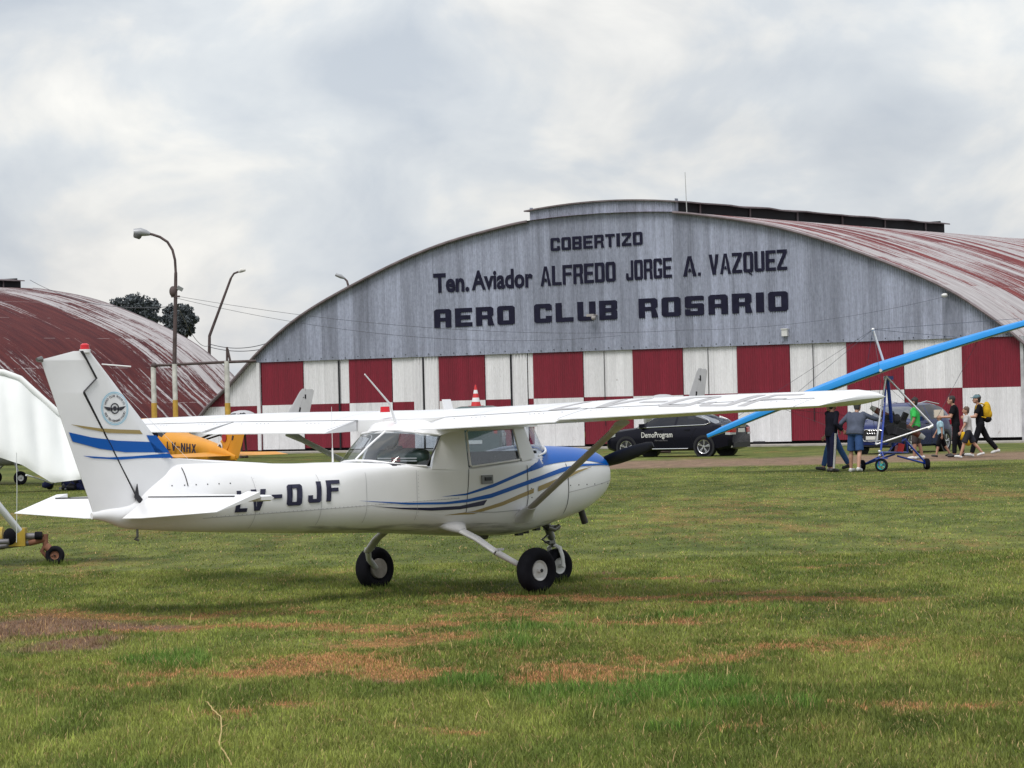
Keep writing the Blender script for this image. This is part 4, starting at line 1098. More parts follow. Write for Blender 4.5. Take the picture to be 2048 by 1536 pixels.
for s in (-1,1):
    wheel(ac, (0, s*1.16, .215), .222, .165, s, cover=True)
    b = MB()
    L_ = [(-.41,s*.40,.66),(-.40,s*.52,.625),(-.355,s*.72,.535),(-.30,s*.92,.405)]
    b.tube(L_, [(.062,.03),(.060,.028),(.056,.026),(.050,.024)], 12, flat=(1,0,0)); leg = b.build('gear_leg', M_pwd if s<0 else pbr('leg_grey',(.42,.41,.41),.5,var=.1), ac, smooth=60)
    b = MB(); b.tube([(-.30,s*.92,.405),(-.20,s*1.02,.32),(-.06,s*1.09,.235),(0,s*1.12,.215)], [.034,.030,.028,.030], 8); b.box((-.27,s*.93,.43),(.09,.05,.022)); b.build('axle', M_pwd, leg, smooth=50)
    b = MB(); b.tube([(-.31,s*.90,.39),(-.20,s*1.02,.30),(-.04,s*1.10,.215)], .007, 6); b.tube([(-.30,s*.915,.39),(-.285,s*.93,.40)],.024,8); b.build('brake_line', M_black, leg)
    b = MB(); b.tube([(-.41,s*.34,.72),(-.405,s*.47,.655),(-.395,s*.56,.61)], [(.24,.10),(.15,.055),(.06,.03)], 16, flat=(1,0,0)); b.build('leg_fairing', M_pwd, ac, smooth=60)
# nose leg
wheel(ac, (1.47,0,.17), .182, .125, 1, holes=5)
b = MB(); b.tube([(1.30,0,.66),(1.40,0,.46)], .04, 10); b.tube([(1.40,0,.46),(1.43,0,.37)], .028, 10); b.build('nose_leg', M_steel, ac, smooth=50)
b = MB()
for s in (-1,1): b.tube([(1.42,s*.02,.385),(1.435,s*.075,.36),(1.46,s*.085,.27),(1.47,s*.085,.17)], [(.03,.016)]*4, 8, flat=(1,0,0))
b.tube([(1.47,-.10,.17),(1.47,.10,.17)], .018, 8); b.build('nose_fork', M_rim, ac, smooth=50)
b = MB(); b.tube([(1.36,0,.50),(1.26,0,.45),(1.37,0,.40)], .016, 6); b.tube([(1.28,-.07,.575),(1.36,-.08,.545),(1.44,-.07,.58)], .024, 8); b.box((1.40,0,.565),(.12,.12,.05)); b.box((1.36,0,.42),(.06,.08,.03))
b.tube([(1.22,-.05,.62),(1.26,-.09,.60)], .012, 6); b.build('torque_link', M_steel, ac, smooth=50)
b = MB(); b.box((.85,-.08,.535),(.08,.05,.05)); b.box((.98,-.05,.555),(.05,.04,.06)); b.box((1.08,-.1,.58),(.06,.06,.06)); b.tube([(1.15,-.06,.63),(1.30,-.05,.55)], .014, 6); b.build('belly_fitting', M_black, ac)
b = MB(); b.tube([(.35,-.12,.53),(.18,-.12,.525)], [.035,.02], 8); b.build('belly_drain', M_steel, ac)
b = MB(); b.tube([(1.64,-.18,.80),(1.665,-.18,.71),(1.71,-.18,.60)], [.035,.035,.036], 12); b.tube([(1.7101,-.18,.5998),(1.7095,-.18,.601)], .026, 10); b.build('exhaust_pipe', pbr('burnt_steel', (.07,.065,.07), .5, .5), ac, smooth=50)
# propeller
b = MB()
for ang in (R(14), R(194)):
    rings = []
    for i in range(14):
        r = .05+.825*i/13; c = .040+.040*math.sin(math.pi*min(1,(r/.875)**.8)) if r < .84 else .03
        tw = R(62-46*(r/.875)); th = .018*(1-.7*r/.875)+.004
        e_ = Vector((0,-math.cos(ang),math.sin(ang))); cdir = Vector((0,-math.sin(ang),-math.cos(ang)))
        cd = cdir*math.cos(R(90)-tw if False else tw) + Vector((1,0,0))*math.sin(tw); nd = e_.cross(cd)
        rings.append([Vector((2.05,0,1.17))+e_*r+cd*(c*math.cos(t))+nd*(th*math.sin(t)) for t in [2*math.pi*j/12 for j in range(12)]])
    b.loft(rings)
prop = b.build('propeller', M_black, ac, smooth=50)
b = MB(); b.lathe([(-.06,.11),(.02,.115),(.06,.10),(.12,.06),(.14,.005)], 20, mat=Matrix.Translation((2.04,0,1.17))); b.build('propeller_hub', M_steel, prop, smooth=60)

# tail
def foil(b, levels, fn, lead='round', n=9):
    rings = []
    for a, x0, x1, th in levels:     # x0 front, x1 back
        P = []
        for j in range(n):
            f = j/(n-1); e_ = (math.sqrt(max(0,min(1,f*4))) if lead == 'round' else 1)
            tp = (1-.15*f) if lead == 'round' else (1-.93*f)
            P.append((x0+(x1-x0)*f, th/2*e_*tp))
        rings.append([fn(a, x, t) for x, t in P]+[fn(a, x, -t) for x, t in P[::-1]])
    b.loft(rings)
vf = lambda z, x, t: (x, t, z)
b = MB(); foil(b, [(.98,-3.40,-3.955,.12),(1.12,-3.42,-3.955,.115),(1.42,-3.503,-4.135,.10),(2.03,-4.055,-4.488,.075),(2.04,-4.063,-4.480,.075),(2.153,-4.165,-4.345,.06),(2.40,-4.388,-4.490,.045)], vf)
fin = b.build('fin', M_pw, ac, smooth=40)
b = MB(); foil(b, [(1.20,-3.0,-3.6,.10),(1.325,-2.2,-3.6,.085),(1.345,-2.45,-3.6,.07),(1.415,-3.42,-3.6,.05)], vf); b.build('dorsal_fillet', M_pw, fin, smooth=40)
b = MB(); foil(b, [(.935,-3.97,-4.395,.10),(1.10,-3.968,-4.455,.095),(1.42,-4.148,-4.58,.088),(2.022,-4.500,-4.808,.07),(2.04,-4.498,-4.815,.07),(2.155,-4.355,-4.86,.06),(2.318,-4.452,-4.922,.055)], vf, 'taper')
foil(b, [(2.318,-4.452,-4.922,.055),(2.33,-4.455,-4.90,.05),(2.40,-4.502,-4.56,.02)], vf, 'taper')
rud = b.build('rudder', M_pw, ac, smooth=40)
b = MB()
HL = [(2.40,-4.497),(2.153,-4.350),(2.035,-4.494),(1.42,-4.1415),(1.10,-3.9615)]
for (z0,x0),(z1,x1) in zip(HL, HL[1:]): b.tube([(x0,-.0,z0),(x1,-.0,z1)], [(.0048,.052 if z1>1.5 else .056),(.0048,.056)], 8, flat=(1,0,0))
b.build('hinge_gap', M_line, fin)
b = MB(); b.prism([(-3.99,1.08),(-3.955,1.20),(-3.94,1.10),(-3.90,1.06),(-3.93,1.02)], lambda u,v,t: (u,-.065-t,v), 0, .01); b.build('hinge_cutout', M_black, fin)
b = MB(); b.tube([(-4.44,0,2.385),(-4.44,0,2.415)], .05, 12); b.build('beacon_base', M_pw, fin, smooth=40)
b = MB(); b.tube([(-4.44,0,2.415),(-4.44,0,2.455),(-4.44,0,2.468)], [.043,.040,.02], 14); b.build('beacon', M_redl, fin, smooth=40)
b = MB(); b.tube([(-4.915,0,2.33),(-4.965,0,2.325)], [.03,.018], 8); b.build('tail_light', M_steel, rud, smooth=40)
b = MB(); b.tube([(-4.28,-.03,2.28),(-4.10,-.22,2.25)], .006, 5); b.tube([(-4.28,.03,2.28),(-4.10,.22,2.25)], .006, 5); b.tube([(-4.05,-.03,2.02),(-3.3,-.0,1.40)], .0015, 4); b.build('whisker_aerial', M_pw, fin)
b = MB(); foil(b, [(2.318,-4.4525,-4.9221,.0565),(2.322,-4.4525,-4.9215,.0565)], vf, 'taper'); 
# stripes and badge on the fin side
def fin_t(x, z):
    lv = [(.935,.10),(1.12,.104),(1.42,.094),(2.03,.073),(2.4,.045)]
    return float(np.interp(z, [l[0] for l in lv], [l[1] for l in lv]))/2
def on_fin(u, v, k):
    # rudder side tapers towards its trailing edge
    hx = float(np.interp(v, [1.10,1.42,2.03], [-3.96,-4.14,-4.495])); te = float(np.interp(v, [.906,2.314], [-4.384,-4.921]))
    f = (hx-u)/(hx-te) if u < hx else 0
    th = fin_t(u, v)*(1-.88*max(0,f)) if f > 0 else fin_t(u, v)*.97
    return (u, -(th+.004+k), v)
def fin_strip(nm, up_, lo_, m, n=36):
    U, Lo = resample(up_, n), resample(lo_, n); b = MB()
    for i in range(n):
        for p in (U[i], (U[i]+Lo[i])/2, Lo[i]): b.v.append(on_fin(p[0], p[1], 0))
    for i in range(n-1):
        for j in range(2): b.f.append([i*3+j, i*3+j+1, (i+1)*3+j+1, (i+1)*3+j]); b.m.append(0)
    return b.build(nm, m, fin)
fin_strip('stripe', [(-4.627,1.750),(-4.324,1.707),(-4.1,1.692),(-3.887,1.682)], [(-4.627,1.749),(-4.504,1.714),(-4.235,1.665),(-3.855,1.645)], M_gold)
fin_strip('stripe', [(-4.651,1.681),(-4.417,1.629),(-4.147,1.593),(-3.77,1.572)], [(-4.615,1.598),(-4.331,1.525),(-4.06,1.486),(-3.63,1.474)], M_blue)
fin_strip('stripe', [(-3.814,1.634),(-3.703,1.630)], [(-3.72,1.474),(-3.554,1.468)], M_blue, 12)
fin_strip('stripe', [(-4.504,1.468),(-4.243,1.446),(-3.969,1.449),(-3.56,1.464)], [(-4.504,1.467),(-4.406,1.444),(-4.117,1.421),(-3.878,1.429),(-3.515,1.421)], M_blue)
M_lb = pbr('pale_blue_ring', (.22,.50,.66), .5); M_bk = pbr('badge_black', (.02,.02,.03), .5)
bc = (-4.158, 1.882)
bd = MB()
def annulus(r0, r1, n=40, k=.001):
    for i in range(n):
        a0, a1 = 2*math.pi*i/n, 2*math.pi*(i+1)/n
        bd.poly([on_fin(bc[0]+r*math.cos(a), bc[1]+r*math.sin(a), k) for r, a in ((r0,a0),(r1,a0),(r1,a1),(r0,a1))])
annulus(.143,.150); annulus(.132,.136)
bd.build('badge_ring', M_lb, fin)
bd = MB(); annulus(.038,.049); annulus(0.001,.022, 20)
W = [(-.13,.022),(-.05,.012),(.05,.012),(.13,.022),(.105,-.002),(.075,-.018),(.0,-.022),(-.075,-.018),(-.105,-.002)]
Wl = [(-.125,.02),(-.05,.010),(-.05,-.02),(-.075,-.018),(-.10,-.002)]
bd.poly([on_fin(bc[0]+u, bc[1]+v, .001) for u, v in Wl]); bd.poly([on_fin(bc[0]-u, bc[1]+v, .001) for u, v in Wl])
bd.poly([on_fin(bc[0]+u, bc[1]+v, .001) for u, v in ((-.048,.008),(-.024,.008),(-.024,-.018),(-.048,-.018))]); bd.poly([on_fin(bc[0]-u, bc[1]+v, .001) for u, v in ((-.048,.008),(-.024,.008),(-.024,-.018),(-.048,-.018))])
def arc_text(txt, r, a0, a1, inward=False, size=.026):
    for i, ch in enumerate(txt):
        if ch == ' ': continue
        a = a0+(a1-a0)*i/(len(txt)-1)
        vs, fs = font_polys(ch, .02)
        vs = (vs - [(vs[:,0].min()+vs[:,0].max())/2, .35])*size
        ph = a-math.pi/2 if not inward else a+math.pi/2
        P = [(bc[0]+r*math.cos(a)+x*math.cos(ph)-y*math.sin(ph), bc[1]+r*math.sin(a)+x*math.sin(ph)+y*math.cos(ph)) for x, y in vs]
        bd.add([on_fin(u, v, .001) for u, v in P], fs)
arc_text('AERO CLUB ROSARIO', .112, R(158), R(22))
arc_text('SEDE TEN FERNANDO PILOTO', .112, R(200), R(340), True)
bd.build('badge', M_bk, fin)
# tailplane
for s in (-1,1):
    hf = lambda y, x, t: (x, y, 1.048+t)
    b = MB(); foil(b, [(s*.03,-3.19,-3.845,.085),(s*.10,-3.20,-3.845,.085),(s*1.30,-3.485,-3.845,.06),(s*1.305,-3.486,-3.69,.06),(s*1.44,-3.52,-3.69,.055),(s*1.48,-3.545,-3.69,.035)], hf)
    st = b.build('tailplane', M_pw, ac, smooth=40)
    dr = .31
    def hf2(y, x, t):
        x0, z0 = -3.85, 1.043; dr = .46-.135*abs(y)
        return (x0+(x-x0)*math.cos(dr)+t*math.sin(dr)*0, y, z0+(x-x0)*math.sin(dr)+t)
    b = MB(); foil(b, [(s*.10,-3.855,-4.19,.065),(s*.42,-3.855,-4.215,.06),(s*1.31,-3.855,-4.21,.055),(s*1.312,-3.70,-4.21,.055),(s*1.48,-3.70,-4.21,.05)], hf2, 'taper', 11)
    b.build('elevator', M_pw, st, smooth=40)
    b = MB(); b.box((-3.85, s*.70, 1.056), (.014,1.2,.05)); b.build('hinge_gap', M_line, st)
b = MB(); b.tube([(-3.93,-.02,.80),(-3.93,-.02,.72)], .012, 6); b.tube([(-3.93,-.02,.72),(-3.96,-.02,.70),(-3.92,-.02,.69)], .012, 6); b.build('tie_down_ring', M_steel, body)
# aerials
b = MB(); b.tube([(-.72,0,wing_top(-.72,0.0)-.01),(-.78,0,1.865),(-1.10,0,2.16)], [.014,.011,.007], 6); b.build('rod_aerial', M_pw, ac, smooth=50)
b = MB(); b.loft([[(.06-.10*k*.3,-.012*(1-k*.5),1.79+.11*k),(.06-.03*k,.012*(1-k*.5),1.79+.11*k),(-.05-.03*k,.012*(1-k*.5),1.79+.11*k),(-.05-.03*k,-.012*(1-k*.5),1.79+.11*k)] for k in (0,1)]); b.build('blade_aerial', M_pw, ac)
b = MB(); b.tube([(-1.72,-.20,1.325),(-1.72,-.20,1.46)], [.011,.007], 6); b.tube([(-1.72,-.20,1.46),(-1.715,-.20,1.85)], [.003,.002], 5); b.build('whip_aerial', M_pw, ac)
b = MB(); b.tube([(-.62,.25,1.79),(-.62,.25,1.845)], [.05,.045], 12); b.build('roof_beacon', M_redl, ac, smooth=40)
# ---------------------------------------------------------------- other parked aircraft
def squash(objs, k):
    for o_ in objs:
        for v_ in o_.data.vertices: v_.co.z = 1.02+(v_.co.z-1.02)*k
def light_plane(t, mats, wings=True, gear=True, low=False, tailwheel=False, wz=1.74, belly=0.0, tpz=1.02):
    """generic light aeroplane, wheels' contact at the origin, nose along +x"""
    mw, md = mats
    st = [(-4.35,.04,.92,1.04),(-3.6,.15,.80,1.22),(-2.4,.32,.70,1.36),(-1.5,.46,.62,1.44),(-.9,.52,.58,1.62),(-.2,.53,.55,1.70),(.5,.52,.54,1.66),(.9,.50,.56,1.36),(1.5,.46,.66,1.34),(1.95,.36,.82,1.26),(2.05,.22,.94,1.16)]
    S = np.array(st); S[:7,2] += belly; b = MB(); rings = []
    for x in np.linspace(-4.35, 2.05, 44):
        w_, zb, zt = [float(hermite(S[:,0], S[:,k], x)) for k in (1,2,3)]
        rings.append([(x, w_*math.copysign(abs(math.cos(a))**.75, math.cos(a)), (zb+zt)/2+(zt-zb)/2*math.copysign(abs(math.sin(a))**.75, math.sin(a))) for a in [2*math.pi*(j+.5)/28 for j in range(28)]])
    b.loft(rings); n = 28
    for i, f in enumerate(b.f):
        c = np.mean([b.v[j] for j in f], axis=0)
        if len(f) == 4 and c[2] > 1.30 and abs(c[1]) > .2 and -1.3 < c[0] < .85 and not (-.5 < c[0] < -.35) and c[2] < 1.6: b.m[i] = 1
    fu = b.build('fuselage', [mw, M_cglass], t, smooth=50)
    b = MB(); foil(b, [(1.10,-3.35,-3.9,.10),(1.45,-3.55,-4.1,.09),(2.30,-4.22,-4.50,.06),(2.40,-4.34,-4.50,.04)], vf); fn_ = b.build('fin', mw, t, smooth=40)
    b = MB(); foil(b, [(.95,-3.915,-4.45,.09),(1.45,-4.115,-4.62,.08),(2.32,-4.51,-4.88,.05),(2.38,-4.53,-4.80,.04)], vf, 'taper'); b.build('rudder', mw, fn_, smooth=40)
    b = MB(); b.box((-4.42,0,2.1),(.05,.08,.02)); b.box((-4.25,0,1.72),(.05,.10,.02)); b.tube([(-4.5,0,2.05),(-4.5,0,2.2)], .045, 6); b.tube([(-4.22,0,1.6),(-4.26,0,1.75)], .055, 6); b.each('hinge', md, fn_)
    if tailwheel: squash([o_ for o_ in [fn_]+list(fn_.children)], .66)
    for s in (-1,1):
        b = MB(); foil(b, [(s*.05,-3.3,-4.2,.07),(s*1.5,-3.6,-4.2,.05)], lambda y,x,tt: (x,y,tpz+tt), 'taper'); b.build('tailplane', mw, t, smooth=40)
        if wings:
            zc = .72 if low else wz
            b = MB(); foil(b, [(s*.0,.55,-1.05,.19),(s*2.6,.55,-1.05,.19),(s*5.0,.45,-.65,.13),(s*5.15,.3,-.5,.05)], lambda y,x,tt: (x,y,zc+abs(y)*(.02 if wz > 1.7 else .004)+tt), 'taper', 11); b.build('wing', mw, t, smooth=40)
            if not low:
                b = MB(); b.tube([(.35,s*.5,.75),(0,s*2.4,zc)], .028, 8); b.tube([(.35,s*.5,.78),(-.7,s*2.4,zc)], .022, 8); b.build('wing_strut', md, t, smooth=50)
        if gear:
            b = MB(); b.tube([(.1,s*.35,.68),(.02,s*.8,.45),(0,s*1.05,.22)], [.04,.032,.028], 8); b.build('gear_leg', mw, t, smooth=50)
            wheel(t, (0, s*1.12, .20), .20, .14, s)
    if gear and not tailwheel:
        wheel(t, (1.45,0,.165), .165, .12, 1); b = MB(); b.tube([(1.35,0,.7),(1.45,0,.35)], .035, 8); b.tube([(1.45,.09,.165),(1.45,.08,.36),(1.45,-.08,.36),(1.45,-.09,.165)], .016, 6); b.build('nose_leg', md, t)
    if tailwheel: wheel(t, (-4.2,0,.36), .10, .06, 1, 'tail_wheel'); b = MB(); b.tube([(-3.9,0,.90),(-4.15,0,.62),(-4.2,.05,.36)], .018, 6); b.build('tail_leg', md, t)
    b = MB()
    for a in (R(15), R(195)):
        b.tube([(2.12,math.cos(a)*r,1.06+math.sin(a)*r) for r in (.04,.3,.6,.88)], [(.03,.03),(.02,.06),(.015,.055),(.01,.03)], 8, flat=(1,0,0))
    b.lathe([(-.08,.12),(.05,.11),(.14,.03),(.15,.002)], 14, mat=Matrix.Translation((2.12,0,1.06))); b.build('propeller', M_black, t, smooth=50)
    return fu, fn_
M_cglass = pbr('dark_window', (.008,.009,.014), .08, spec=.45)
M_orange = pbr('orange_yellow_fabric', (.58,.245,.012), .45, var=.06)
M_pgrey = pbr('pale_grey_paint', (.40,.40,.42), .5, var=.08)
M_brown = pbr('brown_strut', (.06,.035,.03), .6)
M_redb = pbr('badge_red', (.30,.015,.02), .5)
# orange taildragger
cub = thing('small_airplane', 'orange yellow tailwheel aeroplane behind the white tail fin, its rudder showing below the wing', 'airplane', (0,0,0), (0, R(-3.5), R(124)))
fu, fi = light_plane(cub, (M_orange, M_brown), tailwheel=True, wz=1.50)
Rm = Euler((0,R(-3.5),R(124))).to_matrix(); tailp = Rm @ Vector((-4.62,0,1.45)); tg = at(484, 890, 73)
cub.location = (tg.x-tailp.x, 73-tailp.y, .02)
b = MB(); x0 = -1.75
for c, w_ in (('L',.15),('V',.17),('-',.12),('N',.17),('H',.17),('X',.17)):
    ps = glyph(c,.26,.15)
    if c == 'N': ps = [rc(0,0,.24,1), rc(.76,0,1,1), [(.24,1),(.24,.72),(.76,0),(.76,.28)]]
    if c == 'H': ps = [rc(0,0,.26,1), rc(.74,0,1,1), rc(.26,.42,.74,.58)]
    if c == 'X': ps = [[(0,0),(.28,0),(1,1),(.72,1)], [(0,1),(.28,1),(.46,.74),(.33,.55)], [(1,0),(.72,0),(.54,.26),(.67,.45)]]
    for p in ps: b.prism(p, lambda u,v,k: (x0-u*w_, .47+.0*v+k + (x0-u*w_+1.75)*.11, 1.02+v*.21), 0, .01)
    x0 -= w_+.055
b.build('registration', M_letn, fu)
b = MB(); b.lathe([(0,.002),(0,.11),(.004,.11),(.004,.002)], 22, mat=Matrix.Translation((-3.85,.055,1.44)) @ Matrix.Rotation(R(90),4,'Z')); b.build('badge', M_redb, fi)
b = MB(); b.lathe([(0,.002),(0,.12),(.004,.12),(.004,.002)], 22, mat=Matrix.Translation((-3.66,.06,1.20)) @ Matrix.Rotation(R(90),4,'Z')); bw = b.build('badge', M_pw, fi)
b = MB(); b.lathe([(0,.03),(0,.06),(.004,.06),(.004,.03)], 16, mat=Matrix.Translation((-3.66,.066,1.20)) @ Matrix.Rotation(R(90),4,'Z'), close=True); b.box((-3.66,.068,1.20),(.17,.004,.03)); b.build('badge_mark', M_letn, bw)

def tail_plane(label, px, py_top, Y, head, sc, short, **k):
    t = thing('small_airplane', label, 'airplane', (0,0,0), (0,0,R(head)), 'pale aircraft parked by the hangar doors')
    light_plane(t, (M_pgrey, M_dark), gear=False, **k)
    for o_ in t.children_recursive:       # a short cabin
        if o_.type == 'MESH':
            for v_ in o_.data.vertices:
                if v_.co.x > -2.5: v_.co.x = -2.5+(v_.co.x+2.5)*short
    b = MB()
    for s in (-1,1): b.tube([(-2.5+1.15*short*2,s*.16,0),(-2.5+1.15*short*2,s*.05,.85+k.get('belly',0)*.6)], .04, 6)
    b.tube([(-2.5+1.15*short*2,-.2,.04),(-2.5+1.15*short*2,.2,.04)], .04, 6); b.build('trestle', M_brown, t)
    t.scale = (sc,sc,sc)
    p = Euler((0,0,R(head))).to_matrix() @ (Vector((-4.72,0,2.4))*sc)
    a = at(px, py_top, Y); t.location = (a.x-p.x, Y-p.y, 0)
    return t
tail_plane('pale grey aircraft behind the black car, only its tail fin showing above the wing', 1409, 733, 106, 113, 1.22, .22, wings=False, belly=.2, tpz=1.30)
tail_plane('pale grey aircraft whose slim tail fin shows above the far white wing before a door', 621, 776, 119, 143, 1.10, .42, wings=False, belly=.28, tpz=1.36)
t = thing('small_airplane', 'pale aeroplane at the left edge, belly and black wheel showing under the white sail', 'airplane', (0,0,0), (0,0,R(28)))
light_plane(t, (M_pgrey, M_dark), wings=True, low=False); t.scale = (.93,.93,.93)
a = at(41, 968, 83); p = Euler((0,0,R(28))).to_matrix() @ (Vector((0,-1.12,0))*.93); t.location = (a.x-p.x, 83-p.y, 0)

# ---------------------------------------------------------------- white sail and rusty trike at the left edge
YS = 38.4
M_sail = pbr('white_sailcloth', (.70,.72,.72), .7, var=.05, vscale=1.5)
M_seamw = pbr('sail_seam', (.60,.62,.63), .7)
root = at(95, 900, YS); root.z = 0
sl = thing('hang_glider_wing', 'large white cloth hang glider wing with one side tipped down, behind the white tail fin', 'hang glider', root)
S_ = lambda px, py, dy=0: at(px, py, YS+dy) - root
top = [(-260,700),(-60,738),(8,745),(40,757),(112,822),(150,850),(215,905)]
bot = [(-260,905),(-60,903),(0,915),(45,930),(104,966),(160,959),(215,950)]
n = 60; U = resample(top, n); Lo = resample(bot, n); b = MB(); rows = []; m_ = 16
for i in range(n):
    fr = [];
    for j in range(m_+1):
        f = j/m_; px, py = U[i]*(1-f)+Lo[i]*f
        bil = .20*math.sin(math.pi*f) - .07*math.sin(math.pi*f)**.5*abs(math.sin(i/n*8*math.pi-f*2.2)) - 1.4*f + .9*f*f
        fr.append(S_(px, py, bil))
    bk = [p+Vector((0,.05+.16*math.exp(-j*.5),0)) for j, p in enumerate(fr)][::-1]
    rows.append(fr+bk)
b.loft(rows); b.build('sail', M_sail, sl, smooth=60)
b = MB(); b.tube([S_(px,py,-.02) for px,py in top], .04, 10); b.build('leading_edge', M_sail, sl, smooth=60)
b = MB(); b.tube([S_(-140,760,-.5), S_(-12,1000,-.8), S_(38,1062,-.6)], .045, 10); b.build('control_frame', pbr('alloy_tube', (.58,.60,.62), .35, .4), sl, smooth=50)
b = MB(); b.tube([S_(33,905,-.7), S_(34,980,-.7), S_(33,1085,-.7)], .004, 4); b.tube([S_(52,950,-.6), S_(104,966,.0)], .012, 5); b.build('cord', M_seamw, sl)
trk = thing('trike_undercarriage', 'rusty tube trike undercarriage with yellow block and small black castor wheel, lower left', 'microlight', at(60,1128,YS-.3)*1.0)
trk.location = (at(60,1128,38.1).x, 38.1, 0)
Q = lambda px, py, dy=0: at(px, py, 38.1+dy) - Vector(trk.location)
M_rust = pbr('rusty_steel', (.20,.085,.05), .75, var=.4, vscale=9)
M_gtube = pbr('dull_grey_tube', (.17,.165,.18), .5, .3, var=.2)
M_yel = pbr('yellow_paint_worn', (.42,.29,.03), .5, var=.3, vscale=8)
b = MB(); b.tube([Q(-160,1112), Q(0,1093), Q(58,1086)], .036, 10); b.tube([Q(40,1073), Q(84,1072)], .042, 10); b.tube([Q(-160,1090,-.2), Q(18,1083,-.2)], .035, 10); b.build('frame_tube', M_gtube, trk, smooth=50)
b = MB(); b.tube([Q(58,1086), Q(90,1078)], .040, 10); b.tube([Q(91,1068), Q(91,1094)], .034, 10); b.tube([Q(91,1092), Q(84,1102), Q(94,1114), Q(107,1110)], [.034,.03,.03,.03], 8); b.tube([Q(91,1092), Q(99,1098)], .05, 8); b.build('fork', M_rust, trk, smooth=50)
b = MB(); b.tube([Q(-40,1080,.1), Q(8,1076,.1)], .14, 12); b.box(Q(36,1074), (.20,.2,.22)); b.tube([Q(22,1088), Q(45,1064)], .06, 10); b.build('engine_cover', M_yel, trk, smooth=40)
b = MB(); b.ball(Q(20,1073,-.1), (.085,.08,.105)); b.tube([Q(70,1071,-.05), Q(84,1071,-.05)], .05, 10); b.each('rubber_mount', M_rub, trk, 60)
wr = wheel(trk, tuple(Q(110,1110.5)), .118, .10, -1, rimmat=M_rust)
for o_ in [wr]: o_.rotation_euler = (0,0,0)
b = MB()
rs = np.random.default_rng(4); p0 = at(150, 978, 76); p0.z = 0
for i in range(26): b.ball((rs.normal(0,.22), rs.normal(0,.12), abs(rs.normal(.06,.05))+.03), (.12+.1*rs.random(), .1, .07+.05*rs.random()), 0 if rs.random()<.6 else 1, 8, 6, Euler((rs.random(),rs.random(),rs.random()*3)).to_matrix())
b.box((-.36,0,.05),(.06,.05,.06),2); b.box((-.15,-.22,.04),(.14,.06,.03),2)
o = b.build('bundle', [M_black, pbr('dark_blue_cloth', (.015,.02,.09), .8), M_pgrey], None, smooth=50, loc=p0)
tag(o, 'low dark blue and black bundle on the grass beneath the white sail', 'bundle')

